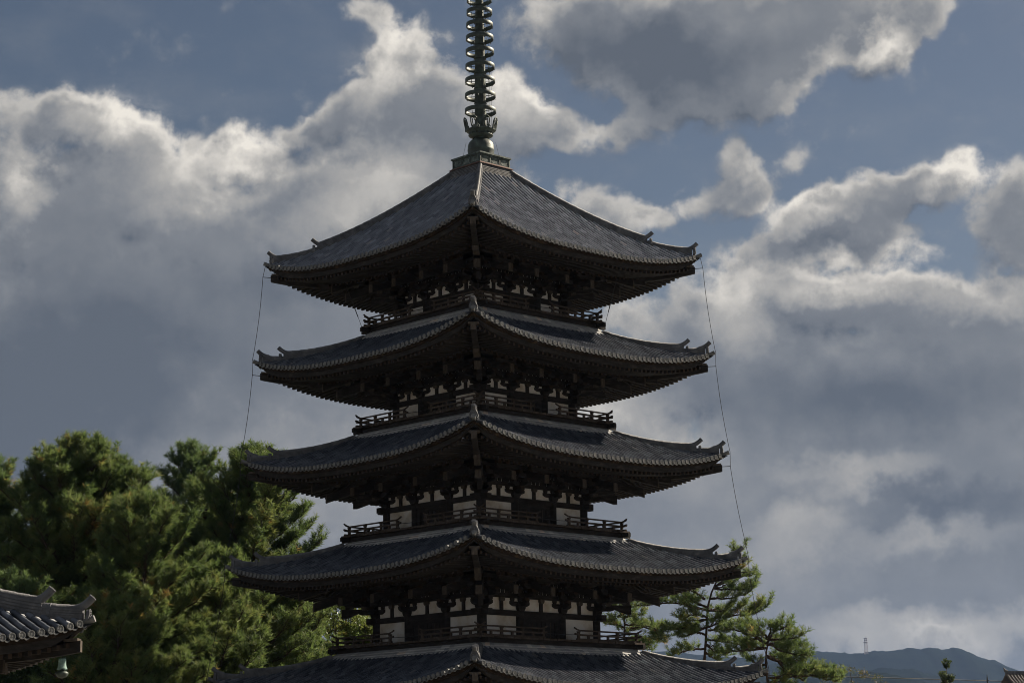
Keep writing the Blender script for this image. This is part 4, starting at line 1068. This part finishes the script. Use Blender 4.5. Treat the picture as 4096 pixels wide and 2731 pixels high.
PINE_E = [[(12.36,125.0,9.04),(12.42,125.0,10.15),(12.58,125.0,11.45),(12.67,125.0,12.66),(12.72,125.0,13.53),(12.89,125.0,13.97),(13.15,125.0,14.6),(13.36,125.0,14.94),(13.93,125.0,15.72),(14.29,125.0,16.3),(14.4,125.0,16.7)],[(12.71,125.0,13.1),(12.11,124.83,13.24),(11.37,124.67,13.43),(10.68,124.5,13.52),(9.79,124.34,13.52),(8.21,124.17,13.28)],[(12.72,125.0,12.61),(13.56,124.87,12.69),(14.53,124.75,12.76),(15.26,124.62,13.13),(15.74,124.49,13.45)],[(14.56,125.0,12.78),(15.32,125.18,12.88),(15.84,125.36,13.08),(16.37,125.54,13.43)],[(12.6,125.0,12.59),(12.11,125.03,12.43),(11.37,125.07,12.15),(10.68,125.1,12.01),(9.66,125.13,12.13),(8.59,125.16,12.29)],[(12.61,125.0,11.45),(13.51,124.76,11.32),(14.44,124.51,11.08),(15.62,124.27,10.88)],[(12.42,125.0,10.92),(11.81,124.96,10.88),(11.07,124.92,10.74),(10.57,124.88,10.55)],[(12.69,125.0,13.1),(13.34,124.99,13.04),(14.33,124.97,13.17),(14.92,124.96,13.36)],[(13.14,125.0,14.36),(13.85,124.8,14.23),(14.81,124.59,14.25),(15.48,124.39,14.56)],[(13.2,125.0,14.46),(13.91,125.14,14.95),(14.92,125.28,15.0),(15.65,125.42,15.2)],[(12.88,125.0,13.78),(13.83,124.77,13.74),(14.79,124.54,13.95),(15.26,124.3,14.27)],[(12.58,125.0,13.73),(12.15,124.91,14.12),(11.41,124.83,14.32)],[(12.72,125.0,11.98),(13.31,125.01,12.02),(13.8,125.03,11.92)],[(12.65,125.0,12.71),(12.16,124.94,12.91),(11.12,124.89,12.72)],[(13.66,125.0,15.28),(14.41,125.07,15.38),(14.92,125.14,15.57)],[(14.14,125.0,16.11),(14.61,125.19,16.27),(14.97,125.38,16.14)],[(12.69,125.0,13.29),(12.02,125.27,13.57),(10.97,125.55,13.95),(10.11,125.82,14.08)],[(12.63,125.0,12.13),(13.06,124.83,12.25),(13.38,124.65,12.38)],[(12.55,125.0,11.16),(13.18,125.12,10.72),(13.78,125.24,10.58)],[(12.49,125.0,10.77),(12.79,125.16,10.49),(13.29,125.31,10.35)],[(12.58,125.0,12.13),(11.82,124.83,11.79),(11.07,124.67,11.54)],[(9.65,125.0,12.12),(9.76,124.6,11.8),(9.91,124.2,11.43)],[(12.62,125.0,11.69),(11.88,125.38,11.97),(10.93,125.76,11.91)]]
PINE_F = [[(8.2,131.0,9.39),(8.25,131.0,11.4),(8.29,131.0,12.93),(8.29,131.0,13.64),(8.21,131.0,14.35)],[(8.29,131.0,13.23),(8.64,130.84,13.42),(9.29,130.68,13.34)],[(8.28,131.0,12.82),(8.73,130.85,12.7),(9.13,130.7,12.89)],[(8.27,131.0,12.42),(8.85,131.24,12.63),(9.9,131.47,12.63),(10.53,131.71,12.64)],[(8.26,131.0,11.91),(8.92,131.07,11.75),(10.0,131.14,11.69)],[(8.3,131.0,13.64),(7.84,130.98,13.95),(7.08,130.95,14.06)],[(8.28,131.0,12.62),(7.73,131.22,12.85),(7.23,131.44,12.97)],[(9.86,131.0,12.6),(10.23,130.62,12.21),(10.29,130.25,11.68)],[(8.25,131.0,11.5),(9.07,131.17,11.4),(9.85,131.33,11.35)],[(8.24,131.0,13.43),(7.77,130.9,13.23),(7.5,130.8,12.97)]]
PINE_G = [[(14.4,112.0,7.1),(14.39,112.0,7.96),(14.3,112.0,9.04),(14.31,112.0,9.9),(14.37,112.0,10.33),(14.49,112.0,10.53),(14.77,112.0,10.98),(15.0,112.0,11.24)],[(14.49,112.0,10.53),(14.94,111.75,10.5),(15.56,111.51,10.57),(16.1,111.26,10.74)],[(14.37,112.0,10.33),(13.93,112.08,10.69),(13.47,112.15,10.83),(12.82,112.23,11.02),(12.23,112.31,11.21)],[(14.49,112.0,10.53),(14.23,112.26,10.92),(13.75,112.52,11.29),(13.34,112.78,11.49)],[(14.77,112.0,10.98),(15.18,111.77,11.09),(15.59,111.53,11.15)],[(14.37,112.0,10.29),(14.97,112.08,10.2),(15.63,112.16,10.11),(16.43,112.23,10.23)],[(14.34,112.0,10.12),(13.62,111.88,10.03),(12.73,111.76,9.95),(12.2,111.64,9.86)],[(14.33,112.0,9.73),(14.95,112.15,9.47),(15.62,112.29,9.34),(16.52,112.44,9.55)],[(14.35,112.0,9.68),(15.16,112.11,9.33),(16.04,112.21,9.11),(17.36,112.32,8.97),(18.29,112.43,8.83)],[(14.41,112.0,8.6),(15.74,111.83,8.62),(17.03,111.66,8.68),(17.87,111.49,8.62)],[(14.93,112.0,9.46),(15.37,112.26,8.82),(16.27,112.53,8.48)],[(14.49,112.0,10.53),(14.66,112.13,11.16),(14.77,112.25,11.35)],[(14.31,112.0,9.25),(13.85,112.15,9.35),(13.44,112.29,9.58)],[(14.38,112.0,8.82),(13.88,112.26,8.71),(13.21,112.51,8.56)],[(16.0,112.0,9.1),(16.85,111.94,8.66),(17.92,111.89,8.34)],[(14.41,112.0,8.39),(15.13,112.21,8.3),(15.81,112.41,8.17)],[(13.92,112.0,10.69),(13.69,112.3,10.58),(13.2,112.61,10.48)],[(14.53,112.0,10.37),(15.13,111.76,9.88),(15.96,111.52,9.72),(16.45,111.28,9.61)]]
limb_pine(PINE_E, 'tall open pine with long bare limbs, right behind the second lowest eave', GR, 31, r0=0.20)
limb_pine(PINE_F, 'slim pine mostly hidden behind the right wall of the pagoda', GR, 32, r0=0.16)
limb_pine(PINE_G, 'low spreading yellowish pine, rightmost of the pines', GR, 33, leaf='needle', r0=0.20, sub=1.0)
auto_pine(15.4, 114, 6.6, 3.4, 'low pine top at the bottom edge below the spreading pine', GR, 34, z0=0.3, n=30)
GS = 'small trees along the bottom right edge'
broadleaf(25.4, 150, 11.7, 2.4, 'russet bush with bare twigs at the bottom edge right of the pines', GS, 61, leaf='leaf_red', clumps=40, per=90, name='leafy_bush', cat='bush')
broadleaf(28.6, 155, 11.2, 1.8, 'small dark bush at the bottom edge right of the russet one', GS, 62, leaf='leaf_red', clumps=26, per=80, name='leafy_bush', cat='bush')
broadleaf(41.8, 200, 14.0, 1.15, 'narrow dark cone-shaped tree standing alone before the hills', None, 63, leaf='leaf_dark', zb=0.25, clumps=90, per=130, ls=0.24, name='cypress_tree', cat='cypress')

# ------------------------------------------------------------------ temple hall at the lower left, its near roof corner in view
HX, HY = -20.32, 58.38
hall = empty('temple_hall', (HX, HY, 0), PROT)
tag(hall, 'small temple hall at the left edge, grey tiled roof corner with curled ridge ends', 'temple')
HR = Roof(7.0, 7.75, 0.75, 0.46, 0.02, 1.6)
def hall_roof():
    mb = MB(); HR.tiles(mb); mb.rot4(); ro = mb.build('roof', [M['tile'], M['tile_flat'], M['cap']], hall)
    eaves(HR, 3.6, ro, slope=0.36)
    up_ = ridge_mb(HR, 1.5, 7.0*0.862, 0.40, 0.44, horn=0.30, w=0.15).mesh('hip_ridge', M['ridge'])
    lo_ = ridge_mb(HR, 7.0*0.862, 7.0*0.972, 0.30, 0.34, horn=0.28, w=0.14).mesh('hip_ridge', M['ridge'])
    r1 = 7.0*0.862+0.12; r2 = 7.0*0.972+0.09
    ou = oni_mb(r1, float(HR.hip(r1))+0.02, 0.80).mesh('ridge_end_ornament', M['ridge']); ol = oni_mb(r2, float(HR.hip(r2))-0.02, 0.72).mesh('ridge_end_ornament', M['ridge'])
    z0 = float(HR.hip(7.0)); ct = MB(); ct.tube([(-6.72, -6.72, z0-0.06), (-6.88, -6.88, z0-0.02), (-7.02, -7.02, z0+0.05)], [0.075, 0.085, 0.10], n=12); cm = ct.mesh('corner_tile', M['cap'])
    for kk in range(4):
        for me in (up_, lo_, ou, ol, cm): link(me.name.split('.')[0], me, ro, rz=kk*PI/2)
    tp = MB(); tp.span(-1.7, 1.7, -1.7, 1.7, HR.zm+2.4, HR.zm+3.5); tp.build('roof_ridge', M['ridge'], hall)
hall_roof()
storey(hall, 3.6, HR.zm-1.45, 1.0, HR)
pb = MB(); pb.span(-5, 5, -5, 5, 0, 1.0); pb.build('podium', M['stone'], hall)
# wind bell hung from the hip rafter
M['verdigris'] = noise_mat('verdigris', [(0.3, (0.10, 0.17, 0.15)), (0.6, (0.22, 0.33, 0.29)), (0.8, (0.34, 0.44, 0.39))], 9.0, 0.7, detail=6, bs=0.3)
bl = empty('wind_bell', (-11.23, 58.0, 6.47))
tag(bl, 'small pale green bronze bell hanging under the corner of the temple roof', 'bell')
b = MB(); prof = [(0.001, 0.285), (0.085, 0.285), (0.098, 0.27), (0.10, 0.20), (0.104, 0.12), (0.118, 0.05), (0.14, 0.0), (0.125, 0.0), (0.10, 0.06), (0.09, 0.2), (0.001, 0.26)]
b.lathe(prof, n=24)
for sx in (-1, 1):
    b.span(sx*0.045-0.008, sx*0.045+0.008, -0.112, -0.098, 0.17, 0.24)
V = b.v[0].reshape(-1, 24, 3); th = np.arange(24)*2*PI/24
for i in (5, 6, 7): V[i, :, 2] += 0.022*np.cos(th*4)*(1.0 if i > 5 else 0.4)
b.build('bell_body', M['verdigris'], bl)
c_ = MB(); c_.tube([(0, 0, 0.28), (0, 0, 0.62)], 0.008, n=5); c_.tube([(0, 0, 0.20), (0, 0, -0.12)], 0.008, n=5); c_.build('chain', M['iron'], bl)
c_ = MB(); c_.lathe([(0.001, -0.02), (0.10, -0.035), (0.165, -0.08), (0.175, -0.12), (0.12, -0.20), (0.001, -0.24)], n=20); c_.build('clapper_plate', M['bronze'], bl)

# ------------------------------------------------------------------ far things at the lower right
tw_ = empty('radio_tower', (1039.7, 5980, 352))
tag(tw_, 'tall thin lattice mast with platforms standing on the hazy hill ridge', 'radio tower')
M['steel'] = noise_mat('painted_steel', [(0.3, (0.30, 0.25, 0.25)), (0.7, (0.42, 0.36, 0.35))], 0.2, 0.7, bs=0)
b = MB()
def tww(z): return 4.6 - 1.6*z/44
for sx in (-1, 1):
    for sy in (-1, 1): b.tube([(sx*tww(0), sy*tww(0), 0), (sx*tww(44), sy*tww(44), 44)], 0.26, n=5)
for i in range(12):
    z, z2 = i*3.7, (i+1)*3.7; a, c = tww(z), tww(z2)
    for (p, q) in (((-1, -1), (1, -1)), ((1, -1), (1, 1)), ((1, 1), (-1, 1)), ((-1, 1), (-1, -1))):
        b.tube([(p[0]*a, p[1]*a, z), (q[0]*c, q[1]*c, z2)], 0.13, n=4); b.tube([(q[0]*a, q[1]*a, z), (p[0]*c, p[1]*c, z2)], 0.13, n=4); b.tube([(p[0]*a, p[1]*a, z), (q[0]*a, q[1]*a, z)], 0.13, n=4)
b.build('lattice', M['steel'], tw_)
for z, r in ((32.5, 6.6), (38, 4.6), (43, 5.6)):
    b = MB(); b.lathe([(0.1, z-0.5), (r, z-0.5), (r, z+0.7), (0.1, z+0.7)], n=12, smooth=False); b.build('platform', M['steel'], tw_)
b = MB(); b.tube([(0, 0, 44), (0, 0, 49)], 0.3, n=5); b.build('antenna', M['steel'], tw_)

gt = empty('house', (75.7, 303, -0.25), R(14))
tag(gt, 'small tiled gable roof house just showing at the bottom right corner', 'house')
b = MB(); b.span(-3.2, 9, -2.0, 2.0, 0, 16.4); b.build('wall', M['plaster'], gt)
b = MB()
for z in (16.2, 15.3):
    b.span(-3.3, 9, -2.08, -1.98, z-0.12, z+0.12); b.span(-3.28, -3.18, -2.0, 2.0, z-0.12, z+0.12)
for x in (-3.2, -1.2, 0.8, 2.8): b.span(x-0.1, x+0.1, -2.07, -1.98, 0, 16.2)
b.build('timber', M['wood'], gt)
b = MB()
for sy in (-1, 1):
    n = 9
    for i in range(n):
        f0, f1 = i/n, (i+1)/n
        y0, y1 = sy*3.1*f0, sy*3.1*f1; z0, z1 = 18.2-2.1*f0**0.8, 18.2-2.1*f1**0.8
        V = [(-4.1, y0, z0), (10, y0, z0), (10, y1, z1), (-4.1, y1, z1)]; V += [(p, q, r-0.16) for p, q, r in V]
        b.add(V, BOXF)
    for j in range(30):
        x = -4.0+j*0.48; b.tube([(x, sy*3.12*f, 18.24-2.1*f**0.8) for f in (0.001, 0.3, 0.65, 1.0)], 0.11, n=5)
M['tile_brown'] = noise_mat('brown_grey_tile', [(0.3, (0.055, 0.046, 0.042)), (0.7, (0.12, 0.10, 0.09))], 0.8, 0.7)
ro = b.build('roof', M['tile_brown'], gt)
b = MB(); b.span(-4.15, 10, -0.22, 0.22, 18.15, 18.5); b.tube([(-3.9, 0, 18.45), (-4.2, 0, 18.55), (-4.4, 0, 18.95)], [0.25, 0.2, 0.08], n=6); b.build('ridge', M['ridge'], ro)

b = MB(); pole = empty('utility_pole', (45.75, 200, 0)); tag(pole, 'thin dark pole with small insulators in front of the far hills', 'pole')
b.tube([(0, 0, 0), (0, 0, 12.4), (0, 0, 12.9)], [0.13, 0.07, 0.02], n=7); b.build('mast', M['iron'], pole)
b = MB()
for z in (11.2, 11.6, 12.0, 12.3): b.tube([(-0.16, 0, z), (0.16, 0, z+0.03)], 0.035, n=5)
b.build('insulator', M['iron'], pole)
b = MB(); b.tube([(20, 262, 16.6), (45.5, 262, 15.75), (71, 302, 16.9), (95, 305, 18.2)], 0.05, n=4)
tag(b.build('power_cable', M['iron']), 'single dark cable strung across in front of the far hills', 'cable')

# ------------------------------------------------------------------ the air
hz = MB(); hz.span(-3900, 3900, -250, 7700, -1.0, 415.0)
m = D.materials.new('haze'); m.use_nodes = True; t = m.node_tree; t.nodes.clear()
o_ = t.nodes.new('ShaderNodeOutputMaterial'); pv = t.nodes.new('ShaderNodeVolumePrincipled')
pv.inputs['Color'].default_value = (0.32, 0.48, 0.84, 1); pv.inputs['Density'].default_value = 0.00003; pv.inputs['Anisotropy'].default_value = 0.2
t.links.new(pv.outputs[0], o_.inputs['Volume'])
if HAZE: tag(hz.build('haze', m), 'thin blue-grey haze in the air before the hills', kind='stuff')
